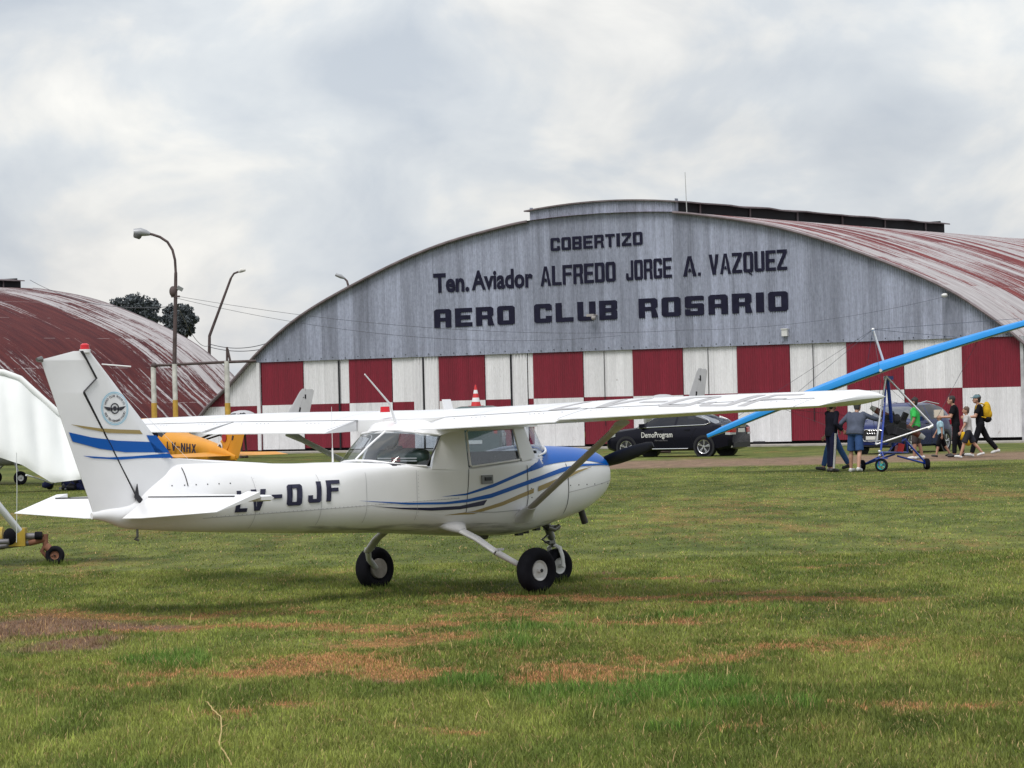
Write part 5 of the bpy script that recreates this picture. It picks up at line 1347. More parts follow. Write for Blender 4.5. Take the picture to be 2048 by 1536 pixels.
# ---------------------------------------------------------------- cars
M_carblack = pbr('black_car_paint', (.0035,.0035,.010), .25, spec=.22, coat=.08)
M_carblue = pbr('dark_blue_car_paint', (.006,.014,.085), .24, spec=.25, coat=.12)
M_chrome = pbr('chrome', (.75,.75,.77), .12, 1.0)
M_alloy = pbr('alloy_rim', (.50,.50,.52), .25, .8)
M_lens = pbr('clear_lens', (.50,.52,.55), .12, .3, coat=.6)
M_tail = pbr('tail_lens_red', (.38,.012,.015), .18, coat=.5)
M_plate = pbr('number_plate', (.62,.62,.60), .5)
M_plastic = pbr('black_plastic', (.02,.02,.022), .6)
M_cg2 = pbr('screen_glass', (.045,.055,.07), .06, spec=1.0, coat=.6)
def car(t, paint, top, belt, plan, side_win, screens, wb, wr_, W, roofw=.60, zl=.20, rim=None):
    X0, X1 = top[0][0], top[-1][0]; N_ = 110; b = MB(); rings = []; xs_ = np.linspace(X0, X1, N_)
    tx, tz = zip(*top); bx, bz = zip(*belt); px_, pw_ = zip(*plan)
    for x in xs_:
        zt = float(hermite(tx, tz, x)); bel = float(np.interp(x, bx, bz)); w_ = float(hermite(px_, pw_, x))
        g_ = min(1, max(0, (zt-bel)/.36)); zb = min(bel, zt-.07); ww = w_*.94*(1-g_)+roofw*g_
        if g_ > 0: ww = w_*.95-(w_*.95-roofw)*min(1,(zt-bel)/.42)
        zr = zt-.025-.045*g_; e_ = max(0, abs(x-(X0+X1)/2)/((X1-X0)/2)-.82)/.18; zz = zl+.10*e_
        h = [(0,zz),(w_*.86,zz),(w_*.97,zz+.07),(w_*1.0,(zz+zb)/2-.02),(w_*.995,zb-.12),(w_*.965,zb),(ww,zr),(ww*.72,zt-.005),(ww*.3,zt),(0,zt)]
        rings.append([(x,y,z) for y,z in h]+[(x,-y,z) for y,z in h[1:-1]][::-1])
    b.loft(rings)
    for i, f in enumerate(b.f):
        if len(f) != 4: continue
        c = np.mean([b.v[j] for j in f], axis=0); zt = float(hermite(tx, tz, c[0])); bel = float(np.interp(c[0], bx, bz))
        if any(a < c[0] < d for a, d in side_win) and c[2] > bel+.01 and c[2] < zt-.04 and abs(c[1]) > roofw*.85: b.m[i] = 1
        if any(a < c[0] < d for a, d in screens) and c[2] > bel+.03 and (abs(c[1]) < roofw*1.12 and c[2] > zt-.05): b.m[i] = 2
    body_ = b.build('body', [paint, M_cglass, M_cg2], t, smooth=32)
    for xw in (wb/2, -wb/2):
        for s in (-1,1):
            yw = s*(W/2-.115)
            b = MB(); b.lathe([(-.10,.002),(-.10,wr_+.055),(.121,wr_+.055),(.121,.002)], 30, mat=Matrix.Translation((xw,yw,wr_)) @ Matrix.Rotation(R(90)*s,4,'Z')); b.build('wheel_arch', M_black, body_, smooth=40)
            T_ = Matrix.Translation((xw,yw+s*.022,wr_)) @ Matrix.Rotation(R(90)*s,4,'Z')
            b = MB(); b.lathe([(-.1,wr_*.70),(-.1,wr_*.93),(-.06,wr_),(.08,wr_),(.108,wr_*.93),(.112,wr_*.74),(.08,wr_*.71),(-.1,wr_*.70)], 32, mat=T_, close=True); ty = b.build('tyre', M_rub, t, smooth=40)
            b = MB(); b.lathe([(.085,wr_*.72),(.112,wr_*.70),(.10,wr_*.64),(.06,wr_*.63),(.06,wr_*.72),(.085,wr_*.72)], 32, mat=T_, close=True)
            for k in range(5):
                for dk in (-.16,.16):
                    a = 2*math.pi*k/5+dk+.2; a2 = 2*math.pi*k/5+dk*.75+.2
                    b.tube([T_ @ Vector((.085,wr_*.10*math.cos(a),wr_*.10*math.sin(a))), T_ @ Vector((.095,wr_*.67*math.cos(a2),wr_*.67*math.sin(a2)))], .017, 6)
            b.lathe([(.07,.002),(.07,wr_*.17),(.105,wr_*.13),(.108,.002)], 16, mat=T_); b.build('rim', rim or M_alloy, ty, smooth=40)
            b = MB(); b.lathe([(.02,.002),(.02,wr_*.68),(.03,wr_*.68),(.03,.002)], 24, mat=T_); b.build('brake_disc', M_black, ty)
    return body_
def side_text(b, txt, x0, z0, hgt, sgn, y, bold, adv=1.0):
    vs, fs = font_polys(txt, bold); k = hgt/.73
    b.add([(x0-sgn*v[0]*k*adv, sgn*(y), z0+v[1]*k) for v in vs], fs); return (vs[:,0].max()+.04)*k*adv
# black saloon
cb = thing('parked_car', 'black saloon car with white lettering on its door and chrome window trim', 'car', (5.39,102.0,0), (0,0,R(150)))
top_ = [(-2.34,.80),(-2.31,.98),(-2.2,1.04),(-1.85,1.09),(-1.45,1.24),(-.95,1.385),(-.35,1.44),(.1,1.425),(.45,1.34),(1.0,1.05),(1.15,.985),(1.7,.93),(2.1,.84),(2.28,.72),(2.34,.60)]
belt_ = [(-2.34,.9),(-1.9,1.01),(1.05,.94),(2.34,.75)]
plan_ = [(-2.34,.66),(-2.2,.80),(-1.6,.89),(0,.905),(1.4,.89),(2.0,.82),(2.25,.68),(2.34,.52)]
cbody = car(cb, M_carblack, top_, belt_, plan_, [(-1.45,-.42),(-.34,.72)], [(.42,1.03),(-1.82,-1.0)], 2.84, .325, 1.81)
b = MB(); y_ = .917
dx = side_text(b, 'Demo', .86, .65, .185, 1, y_, .008, .76); side_text(b, 'Program', .86-dx, .65, .185, 1, y_, .012, .76)
b.build('door_lettering', M_plate, cbody)
b = MB(); side_text(b, 'Mercedes-Benz', .36, .525, .055, 1, y_+.003, .0); b.build('door_lettering', M_gtube, cbody)
b = MB(); 
for s in (-1,1):
    b.tube([(1.0,s*.875,.965),(-.3,s*.885,1.005),(-1.45,s*.862,1.035),(-1.62,s*.80,1.09),(-1.50,s*.72,1.20),(-1.25,s*.655,1.30)], .014, 6); b.tube([(.98,s*.905,.27),(-.85,s*.905,.27)], .016, 6)
    b.tube([(.62,s*.86,.985),(.64,s*.93,.965)], .015, 6)
b.each('chrome_trim', M_chrome, cbody)
for s in (-1,1):
    b = MB(); b.loft([[(.80+dx_,s*(.93+dy_),1.03+dz_) for dy_,dz_ in ((-.06,-.07),(.07,-.06),(.08,.06),(-.05,.07))] for dx_ in (-.06,.0,.09)]); b.build('side_mirror', M_carblack, cb, smooth=50)
    b = MB(); b.loft([[(x,s*y0,z0),(x,s*y1,z0+.01),(x,s*y1,z1),(x,s*y0,z1)] for x,y0,y1,z0,z1 in ((-1.98,.80,.862,.80,.94),(-2.16,.66,.832,.76,.95),(-2.30,.46,.745,.74,.93),(-2.345,.38,.60,.76,.90))]); tl = b.build('tail_light', [M_tail], cb, smooth=40)
    b = MB(); b.loft([[(x,s*y0,z0),(x,s*y1,z0),(x,s*y1,z1),(x,s*y0,z1)] for x,y0,y1,z0,z1 in ((-2.17,.70,.835,.70,.78),(-2.31,.50,.745,.69,.77),(-2.35,.42,.60,.70,.76))]); b.build('reversing_light', M_lens, cb, smooth=40)
    b = MB(); b.loft([[(x,s*y0,z0),(x,s*y1,z0),(x,s*y1,z1),(x,s*y0,z1)] for x,y0,y1,z0,z1 in ((1.85,.76,.862,.70,.84),(2.12,.60,.785,.64,.80),(2.28,.42,.665,.60,.73))]); b.build('headlight', M_lens, cb, smooth=40)
    b = MB(); b.box((-2.30,s*.50,.31),(.06,.30,.06)); b.build('exhaust_trim', M_chrome, cb)
    b = MB(); b.box((.18,s*.912,.86),(.20,.03,.025)); b.box((-.82,s*.908,.88),(.20,.03,.025)); b.each('door_handle', M_carblack, cbody)
    b = MB(); b.tube([(-.34,s*.908,.30),(-.36,s*.909,.65),(-.36,s*.897,.95)], .004, 4); b.tube([(.75,s*.908,.30),(.78,s*.909,.65),(.80,s*.892,.93)], .004, 4); b.tube([(-1.05,s*.905,.42),(-.95,s*.908,.65),(-1.15,s*.893,.95)], .004, 4); b.each('door_gap', M_dark, cbody)
b = MB(); b.box((-2.352,0,.83),(.02,.46,.13)); pl_ = b.build('number_plate', M_plate, cb)
b = MB(); b.box((-2.353,0,.955),(.02,.62,.025)); b.build('boot_trim', M_chrome, cbody)
b = MB(); b.box((-2.32,0,.36),(.10,1.2,.16)); b.build('rear_bumper_insert', M_plastic, cbody)
vs, fs = font_polys('AA 152 LV', .0); 
# blue estate
ca_ = thing('parked_car', 'dark blue family car facing the camera with four ringed grille, behind the microlight', 'car', (12.42,99.0,0), (0,0,R(237.5)))
top2 = [(-2.18,.75),(-2.15,1.02),(-2.05,1.18),(-1.80,1.42),(-1.4,1.535),(-.6,1.595),(.0,1.575),(.4,1.47),(.95,1.13),(1.1,1.07),(1.7,1.0),(2.0,.90),(2.14,.74),(2.18,.58)]
belt2 = [(-2.18,.98),(-1.6,1.07),(.95,1.02),(2.18,.78)]
plan2 = [(-2.18,.68),(-2.05,.80),(-1.4,.895),(0,.91),(1.3,.90),(1.9,.84),(2.10,.70),(2.18,.56)]
abody = car(ca_, M_carblue, top2, belt2, plan2, [(-1.75,-1.15),(-1.08,-.32),(-.24,.62)], [(.36,.98),(-2.1,-1.85)], 2.62, .335, 1.83, roofw=.62)
for s in (-1,1):
    b = MB(); b.loft([[(.66+dx_,s*(.96+dy_),1.08+dz_) for dy_,dz_ in ((-.07,-.07),(.09,-.06),(.10,.07),(-.06,.08))] for dx_ in (-.08,.0,.10)]); b.build('side_mirror', M_carblue, ca_, smooth=50)
    b = MB(); b.loft([[(x,s*y0,z0),(x,s*y1,z0),(x,s*y1,z1),(x,s*y0,z1)] for x,y0,y1,z0,z1 in ((1.72,.80,.882,.76,.90),(1.97,.60,.815,.70,.86),(2.125,.42,.69,.67,.79))]); b.build('headlight', M_lens, ca_, smooth=40)
    b = MB(); b.loft([[(x,s*y0,z0),(x,s*y1,z0),(x,s*y1,z1),(x,s*y0,z1)] for x,y0,y1,z0,z1 in ((-1.85,.80,.872,.86,1.02),(-2.08,.60,.80,.84,1.02),(-2.17,.50,.70,.85,1.0))]); b.build('tail_light', M_tail, ca_, smooth=40)
    b = MB(); b.tube([(-.28,s*.915,.32),(-.28,s*.915,.65),(-.28,s*.90,1.0)], .004, 4); b.tube([(.70,s*.91,.32),(.72,s*.915,.65),(.74,s*.895,1.0)], .004, 4); b.box((.05,s*.92,.93),(.2,.03,.025)); b.box((-.95,s*.915,.95),(.2,.03,.025)); b.each('door_gap', M_dark, abody)
    b = MB(); b.tube([(.3,s*.60,1.53),(-.6,s*.585,1.63),(-1.6,s*.56,1.53)], .016, 6); b.build('roof_rail', M_chrome, abody)
b = MB(); G_ = [(.20,.72),(.34,.68),(.36,.52),(.28,.36),(-.28,.36),(-.36,.52),(-.34,.68),(-.20,.72)]
b.prism([(u,v+.06) for u,v in G_], lambda u,v,k: (2.13+k-.02*abs(u),u,v), 0, .06); gr_ = b.build('grille', M_black, ca_)
b = MB(); Pg = [(2.195-.02*abs(u),u*1.02,v+.06) for u,v in G_]; b.tube(Pg+[Pg[0]], .016, 6)
for k in range(4):
    cy = -.123+.082*k; b.tube([(2.20,cy+.056*math.cos(a),.705+.056*math.sin(a)) for a in np.linspace(0,2*math.pi,17)], .006, 5)
b.build('grille_trim', M_chrome, gr_)
b = MB(); b.box((2.20,0,.52),(.02,.42,.11)); b.build('number_plate', M_plate, ca_)
b = MB(); b.box((2.06,0,.30),(.2,1.3,.10)); b.build('lower_intake', M_plastic, abody)
# dark green van behind the cabin with the cone on its roof
M_van = pbr('dark_green_paint', (.02,.055,.05), .4, coat=.3)
vn = thing('service_van', 'dark green service van seen from behind through the cabin door window', 'van', (at(957,900,105).x,105,0), (0,0,R(88)))
topv = [(-2.1,1.0),(-2.08,1.72),(-1.9,1.80),(0,1.82),(.9,1.78),(1.2,1.55),(1.55,1.05),(1.9,.98),(2.08,.82),(2.1,.6)]
vb = car(vn, M_van, topv, [(-2.1,1.05),(2.1,.9)], [(-2.1,.80),(-1.9,.88),(1.5,.88),(2.0,.78),(2.1,.62)], [(-1.7,-.7),(-.55,.35),(.5,1.05)], [(1.15,1.55)], 2.5, .31, 1.76, roofw=.74, rim=M_black)
b = MB(); b.box((-2.105,0,1.45),(.02,1.1,.36)); b.build('rear_window', M_cglass, vb)
for s in (-1,1):
    b = MB(); b.box((-2.105,s*.68,1.0),(.03,.12,.22)); b.build('tail_light', M_tail, vn)
b = MB(); b.box((-2.11,0,.62),(.03,.46,.12)); b.build('number_plate', M_plate, vn)
b = MB()
for s in (-1,1):
    for x0_, x1_, mi in ((-1.9,-.4,0),(-.4,.1,1),(.1,1.5,0)): b.box(((x0_+x1_)/2, s*.888, .84), (x1_-x0_,.012,.09), mi)
b.each('side_stripe', [M_plate, M_redb], vb)
cn = thing('traffic_cone', 'red and white traffic cone standing above the white wing in front of a red door', 'cone', (at(952,812,105).x,105,1.80))
bgp = Matrix.Translation((-0.6223,30.7046,0)) @ Matrix.Rotation(.781,4,'Z') @ Vector((-.62,.02,1.25))
bg = thing('bag', 'dark green bag with white and red stripe, inside the cabin behind the seats', 'bag', bgp, (0,0,.781+R(90)))
b = MB(); b.tube([(-.34,0,.07),(-.30,0,.085),(.30,0,.085),(.34,0,.07)], [.03,.085,.085,.03], 14); b.build('bag_body', M_van, bg, smooth=60)
b = MB()
for z_ in (.06,.085):
    for x0_,x1_,mi in ((-.28,-.05,0),(-.05,.08,1),(.08,.28,0)):
        for s in (-1,1): b.box(((x0_+x1_)/2, s*.086, z_), (x1_-x0_,.006,.012), mi)
b.build('stripe', [M_plate, M_redb], bg)
b = MB(); b.box((.12,0,.18),(.14,.07,.05)); b.build('handle', M_black, bg)
M_cone = pbr('cone_red', (.55,.025,.03), .5)
b = MB(); b.lathe([(0,.26),(.03,.26),(.03,.17)], 20, mat=Matrix.Rotation(R(-90),4,'Y'), close=True); b.box((0,0,.015),(.46,.46,.03)); b.build('base', M_cone, cn)
b = MB(); zz = [.03,.16,.30,.44,.56,.74]; rr = [.17,.142,.112,.083,.058,.022]
for i in range(5): b.lathe([(zz[i],rr[i]),(zz[i+1],rr[i+1])], 20, 1 if i in (1,3) else 0, mat=Matrix.Rotation(R(-90),4,'Y'))
b.build('cone_body', [M_cone, M_pw], cn, smooth=40)
# ---------------------------------------------------------------- blue microlight trike
tk = thing('microlight', 'blue framed flexwing microlight trike with sky blue wing, in front of the dark blue car', 'microlight', (9.05,75.4,0))
K = lambda px, py, Y=75.4: at(px, py, Y) - Vector((9.05,75.4,0))
M_sky = pbr('sky_blue_sailcloth', (.008,.235,.62), .5, var=.05)
M_roy = pbr('royal_blue_tube', (.010,.045,.33), .3, coat=.3)
M_wsail = pbr('white_undersurface', (.62,.64,.68), .7)
M_alu = pbr('pale_alloy_tube', (.66,.66,.68), .35, .3)
M_wood = pbr('varnished_wood', (.17,.045,.025), .35, var=.3, vscale=14)
M_teal = pbr('teal_rim', (.02,.36,.36), .4)
nose, tL, tR = K(1760,737,74.3), K(1415,873,77.4), K(2118,628,77.4)
e_ = (tR-tL).normalized(); upv = Vector((-e_.z,0,e_.x)).normalized(); aft = Vector((0,1,.02))
for side, tip in (('l',tL),('r',tR)):
    b = MB(); rings = []; nS = 22
    for i in range(nS+1):
        s = i/nS; L_ = nose.lerp(tip, s) + upv*(.03*math.sin(math.pi*s)); c = (2.5*(1-s)+.75*s)*(1 if s < .93 else 1-(s-.93)*7); th = (1-.45*s)*(1 if s < .95 else .75)
        A = (aft + e_*(0.0)).normalized()
        sec = [(0,-.07),(.008,.03),(.03,.11),(.14,.15),(.35,.15),(.65,.09),(1.0,-.02),(1.0,-.032),(.65,-.02),(.40,-.10),(.28,-.15),(.13,-.16),(.06,-.12),(.02,-.10)]
        rings.append([L_ + A*(u*c) + upv*(v*th*.84) for u, v in sec])
    b.loft(rings)
    for i, f in enumerate(b.f):
        if len(f) == 4:
            j = min(x % 14 for x in f)
            if i % 14 in (7,8,9,10,11): b.m[i] = 1
    b.build('sail', [M_sky, M_wsail], tk, smooth=28)
b = MB()
for s in (.2,.34,.48,.62,.76):
    for tip in (tL,tR):
        L_ = nose.lerp(tip, s); c = 2.5*(1-s)+.75*s; b.tube([L_+aft*c*.3+upv*(-.02), L_+aft*c*.98+upv*.0], .014, 5)
b.tube([nose+upv*-.05, nose+aft*2.9+upv*-.06], .04, 8)
b.tube([tL.lerp(nose,.42)+aft*.5, nose+aft*1.1-upv*.06, tR.lerp(nose,.42)+aft*.5], .03, 8)
b.build('batten', M_alu, tk)
kp = K(1746,659,75.3); kb = K(1772,738,75.3)
b = MB(); b.tube([kb, kp], .028, 8); b.ball(kp, .04); b.build('kingpost', M_alu, tk, smooth=50)
b = MB()
for s in (.45,.8):
    for tip in (tL,tR): b.tube([kp, nose.lerp(tip,s)+aft*.5+upv*.16], .005, 4)
b.tube([kp, nose+upv*.1], .005, 4); b.tube([kp, nose+aft*2.8], .005, 4)
cL, cR, ap = K(1752,889,74.9), K(1866,851,74.9), K(1772,752,75.2)
for c in (cL,cR):
    for tip in (tL,tR):
        if (tip-c).length < 6.2: b.tube([c, nose.lerp(tip,.55)+aft*.5-upv*.06], .005, 4)
    b.tube([c, nose-upv*.08], .005, 4); b.tube([c, nose+aft*2.6-upv*.06], .005, 4)
b.build('rigging_wire', M_wire, tk)
b = MB(); b.tube([ap,cL], .024, 8); b.tube([ap,cR], .024, 8); b.tube([cL,cR], .022, 8); b.tube([cR, K(1856,857,74.9)], .04, 8); b.build('control_bar', M_alu, tk, smooth=50)
b = MB(); b.tube([K(1786,892,75.7), K(1781,820,75.5), K(1775,755,75.3)], .045, 10); b.tube([K(1771,778,75.2), K(1768,830,74.9), K(1762,900,74.7)], .026, 8); b.box(K(1777,756,75.3), (.22,.18,.09)); b.build('mast', M_roy, tk, smooth=50)
fwc = K(1763,930.5,74.6); fwc.z = .165
wl, wr2 = K(1724,931,76.0), K(1853.5,929,75.9); wl.z = .14; wr2.z = .14
b = MB()
for a_, c_ in ((K(1776,905,75.5), wl), (K(1812,882,75.7), wr2), (K(1795,912,75.5), wr2), (K(1790,908,75.7), wl), (K(1762,905,74.7), K(1815,905,76.0)), (K(1815,905,76.0), K(1812,878,75.9)), (K(1786,892,75.7), K(1812,878,75.9)), (K(1776,905,75.5), K(1786,892,75.7))): b.tube([a_,c_], .024, 8)
b.tube([wl+Vector((-.07,0,0)), wl+Vector((.06,0,0))], .02, 8); b.tube([wr2+Vector((-.06,0,0)), wr2+Vector((.07,0,0))], .02, 8)
for s in (-1,1): b.tube([fwc+Vector((s*.06,0,0)), fwc+Vector((s*.055,.02,.2)), K(1763,903,74.7)], .015, 6)
b.tube([fwc-Vector((.08,0,0)), fwc+Vector((.08,0,0))], .014, 6); b.tube([fwc+Vector((-.16,0,.16)), fwc+Vector((.16,0,.16))], .013, 6); b.build('frame', M_roy, tk, smooth=50)
def small_wheel(c, r, wd, ang, rm):
    root_ = MB(); T_ = Matrix.Translation(c) @ Matrix.Rotation(R(ang),4,'Z'); h = wd/2
    root_.lathe([(-h*.8,r*.66),(-h,r*.8),(-h*.7,r*.96),(0,r),(h*.7,r*.96),(h,r*.8),(h*.8,r*.66),(-h*.8,r*.66)], 24, mat=T_, close=True); ty = root_.build('tyre', M_rub, tk, smooth=50)
    b = MB(); b.lathe([(-h*.5,r*.68),(h*.5,r*.68),(h*.5,r*.58),(-h*.5,r*.58),(-h*.5,r*.68)], 24, mat=T_, close=True); b.lathe([(-h,.002),(-h,r*.16),(h,r*.16),(h,.002)], 12, mat=T_)
    for k in range(5):
        a = 2*math.pi*k/5; b.tube([T_ @ Vector((0,r*.1*math.cos(a),r*.1*math.sin(a))), T_ @ Vector((0,r*.62*math.cos(a),r*.62*math.sin(a)))], r*.07, 5)
    b.build('rim', rm, ty, smooth=40)
small_wheel(fwc, .165, .085, 62, M_teal); small_wheel(wl, .14, .12, 12, M_alu); small_wheel(wr2, .14, .12, 8, M_alu)
b = MB(); c = K(1796,852,76.1); b.box(c, (.30,.34,.30), rz=.3); b.tube([c+Vector((-.1,-.1,.1)), c+Vector((-.18,-.2,.34))], .07, 8); b.tube([c+Vector((.1,-.05,.1)), c+Vector((.2,-.05,.32))], .08, 8); b.tube([c+Vector((.1,.1,-.1)), c+Vector((.35,.1,-.15))], .06, 8); b.build('engine', M_black, tk, smooth=40)
b = MB(); c = K(1783,872,75.3); b.loft([[c+Vector((x*sc,-.3+.0*x,z)) for x,z in ((-.2,-.16),(.2,-.16),(.22,.0),(-.22,.0))] if k == 0 else [c+Vector((x*sc,dy,z)) for x,z in ((-.2,-.1),(.2,-.1),(.2,.02+up_),(-.2,.02+up_))] for k,(dy,sc,up_) in enumerate(((-.3,1,0),(.1,1.05,.06),(.28,1,.4),(.40,.8,.5)))]); b.build('seat', M_plastic, tk, smooth=50)
b = MB(); b.ball(K(1794,838,75.2), (.10,.13,.13), 0, 8, 5); b.box(K(1800,864,75.1), (.30,.2,.18), rot=Euler((.2,.3,.4)).to_matrix()); b.box(K(1778,858,75.2), (.2,.2,.22), rot=Euler((.1,-.4,.2)).to_matrix()); b.build('pannier', M_int, tk, smooth=30)
b = MB(); b.box(K(1799,896,75.8), (.16,.2,.22), rot=Euler((0,.25,.2)).to_matrix()); b.build('fuel_tank', M_cone, tk, smooth=60)
b = MB(); b.ball(K(1759,903,74.5), (.04,.04,.04)); b.ball(K(1759,911,74.5),(.035,.035,.035)); b.build('headlamp', M_lens, tk, smooth=60)
pa, pb2 = K(1741,814,76.5), K(1849,876,76.5); d_ = pb2-pa
b = MB(); b.tube([pa, pa+d_*.09], [(.03,.05),(.02,.075)], 8, 1, flat=(0,1,0)); b.tube([pa+d_*.09, pa+d_*.3, pa+d_*.47, pa+d_*.53, pa+d_*.7, pa+d_*.91], [(.02,.075),(.025,.085),(.04,.06),(.04,.06),(.025,.085),(.02,.075)], 8, 0, flat=(0,1,0)); b.tube([pa+d_*.91, pb2], [(.02,.075),(.03,.05)], 8, 1, flat=(0,1,0)); b.build('propeller', [M_wood, M_plate], tk, smooth=50)

# ---------------------------------------------------------------- people
def remesh(b, name, mat_, parent, voxel, loc=None):
    me = b.mesh('tmp', mat_); o = bpy.data.objects.new('tmp', me); COL.objects.link(o)
    m = o.modifiers.new('r', 'REMESH'); m.mode = 'VOXEL'; m.voxel_size = voxel; m.use_smooth_shade = True
    s = o.modifiers.new('s', 'SMOOTH'); s.factor = .5; s.iterations = 3
    dg = bpy.context.evaluated_depsgraph_get(); dg.update()
    me2 = bpy.data.meshes.new_from_object(o.evaluated_get(dg)); bpy.data.objects.remove(o); bpy.data.meshes.remove(me)
    me2.name = name
    if not me2.materials: me2.materials.append(mat_)
    me2.polygons.foreach_set('use_smooth', [True]*len(me2.polygons))
    r = bpy.data.objects.new(name, me2); COL.objects.link(r); r.parent = parent
    return r
def vec(a): return Vector(a)
def person(label, x, y, head, H, P, C):
    """P: pose (radians-free degrees); C: clothing"""
    t = thing('person', label, 'person', (x,y,0), (0,0,R(head)))
    k = H/1.75; child = H < 1.6; hs = 1.0 if not child else 1.08 if H > 1.45 else 1.16
    J = {}
    def rotf(v, a):   # forward rotation in the sagittal plane
        a = R(a); return Vector((v.x*math.cos(a)-v.z*math.sin(a), v.y, v.x*math.sin(a)+v.z*math.cos(a)))
    hip = Vector((0,0,0)); lean = P.get('lean',3); feet = []
    for s, n_ in ((1,'L'),(-1,'R')):
        h0 = Vector((0,s*.09*k,-.02*k)); th, kn = P.get('leg'+n_, (0,0)); ab = P.get('abd'+n_, 3)
        kd = rotf(Vector((0,0,-.43*k)), th); kd.y = s*math.sin(R(ab))*.43*k; J['knee'+n_] = h0+kd
        ad = rotf(Vector((0,0,-.42*k)), th-kn); ad.y = s*math.sin(R(ab))*.25*k; J['ank'+n_] = J['knee'+n_]+ad
        J['hip'+n_] = h0; pitch = P.get('foot'+n_, (th-kn)*.35 if th-kn < 0 else (th-kn)*.6)
        J['toe'+n_] = J['ank'+n_]+rotf(Vector((.16*k,0,-.055*k)), pitch); J['heel'+n_] = J['ank'+n_]+rotf(Vector((-.05*k,0,-.055*k)), pitch)
        feet += [J['toe'+n_].z, J['heel'+n_].z]
    dz = -min(feet)+.035*k
    ld = R(lean); U_ = Vector((math.sin(ld),0,math.cos(ld)))
    J['pel'] = Vector((0,0,0)); J['chest'] = U_*.32*k; J['neck'] = U_*.50*k
    hd = R(lean*.6+P.get('nod',0)); J['head'] = J['neck']+Vector((math.sin(hd),0,math.cos(hd)))*.165*k+Vector((.015*k,0,0))
    for s, n_ in ((1,'L'),(-1,'R')):
        sh = U_*.455*k+Vector((0,s*.185*k*(.92 if child else 1),0)); fl, ab, el = P.get('arm'+n_, (0,8,10)); J['sh'+n_] = sh
        u = rotf(Vector((0,0,-.29*k)), fl); u = Vector((u.x*math.cos(R(ab)), s*.29*k*math.sin(R(ab)), u.z*math.cos(R(ab)))); J['el'+n_] = sh+u
        f = rotf(Vector((0,0,-.25*k)), fl+el); inn = P.get('in'+n_, 0); f = Vector((f.x*math.cos(R(ab*.6)), s*.25*k*math.sin(R(ab*.6)-R(inn)), f.z*math.cos(R(ab*.6)))); J['wr'+n_] = J['el'+n_]+f
        J['hd'+n_] = J['wr'+n_]+f.normalized()*.085*k
    for q in J: J[q] = J[q]+Vector((0,0,dz))
    m = 1.0
    def torso(b, inf=0.0):
        pts = [(-.05,.150,.105),(.04,.155,.108),(.14,.145,.10),(.26,.160,.108),(.36,.178,.112),(.43,.165,.100),(.475,.10,.075),(.50,.062,.058)]
        if C.get('wide'): pts = [(a, b_*C['wide'], c*1.08) for a,b_,c in pts]
        if C.get('belly'): pts = [(a, b_*1.10, c*(1.28 if .0 < a < .3 else 1.12)) for a,b_,c in pts]
        rings = []
        for a, ry, rx in pts:
            c = J['pel']+U_*a*k; rings.append([c+Vector(((rx*k+inf)*math.cos(q)*math.cos(ld), (ry*k*(.92 if child else 1)+inf)*math.sin(q), -(rx*k+inf)*math.cos(q)*math.sin(ld))) for q in [2*math.pi*j/20 for j in range(20)]])
        b.loft(rings)
    def limb(b, pts, rs): b.tube([J[p] if isinstance(p,str) else p for p in pts], [r*k for r in rs], 12); 
    def joint(b, p, r): b.ball(J[p] if isinstance(p,str) else p, r*k, 0, 10, 7)
    skin = C.get('skin', M_skin)
    b = MB(); torso(b); b.tube([J['neck']-U_*.04*k, J['head']], .052*k, 10)
    b.ball(J['head'], (.098*k*hs,.078*k*hs,.118*k*hs)); hx = Vector((math.cos(hd),0,-math.sin(hd)))
    b.ball(J['head']+hx*.055*k+Vector((0,0,-.055*k)), (.045*k,.052*k,.05*k)); b.ball(J['head']+hx*.102*k*hs+Vector((0,0,-.012*k)), (.022*k,.015*k,.025*k))
    for s in (-1,1): b.ball(J['head']+Vector((-.005,s*.078*k*hs,-.01*k)), (.025*k,.014*k,.036*k))
    for n_ in 'LR':
        limb(b, ['hip'+n_,'knee'+n_], [.078,.055]); joint(b,'knee'+n_,.056); lm = J['knee'+n_].lerp(J['ank'+n_],.35)+Vector((-.01*k,0,0)); limb(b, ['knee'+n_,lm,'ank'+n_], [.053,.056,.038]); joint(b,'hip'+n_,.085)
        b.tube([J['heel'+n_]+Vector((0,0,.015*k)), J['toe'+n_]], [.036*k,.030*k], 8); joint(b,'ank'+n_,.042)
        joint(b,'sh'+n_,.062); limb(b, ['sh'+n_,'el'+n_], [.052,.041]); joint(b,'el'+n_,.042); limb(b, ['el'+n_,'wr'+n_], [.041,.027])
        d = (J['hd'+n_]-J['wr'+n_]).normalized(); sgn = 1 if n_ == 'L' else -1
        lat = d.cross(Vector((0,sgn,0)));  lat = lat.normalized() if lat.length > .1 else Vector((1,0,0)); nr = d.cross(lat).normalized()
        b.tube([J['wr'+n_], J['wr'+n_]+d*.045*k, J['hd'+n_]], [(.026*k,.018*k),(.040*k,.019*k),(.042*k,.016*k)], 10, flat=lat)
        cu = -nr*sgn if False else nr*(1 if nr.y*sgn < 0 else -1)
        for q, ln in ((-1.5,.062),(-.5,.075),(.5,.078),(1.5,.068)):
            r0 = J['hd'+n_]+lat*q*.021*k-d*.01*k; r1 = r0+d*ln*.55*k+cu*.010*k; r2 = r1+d*ln*.35*k+cu*.028*k; b.tube([r0,r1,r2], [.0095*k,.009*k,.0075*k], 7)
        r0 = J['wr'+n_]+d*.035*k+lat*.03*k; b.tube([r0, r0+lat*.028*k+d*.03*k, r0+lat*.032*k+d*.062*k+cu*.012*k], [.012*k,.011*k,.009*k], 7)
    remesh(b, 'body', skin, t, .012)
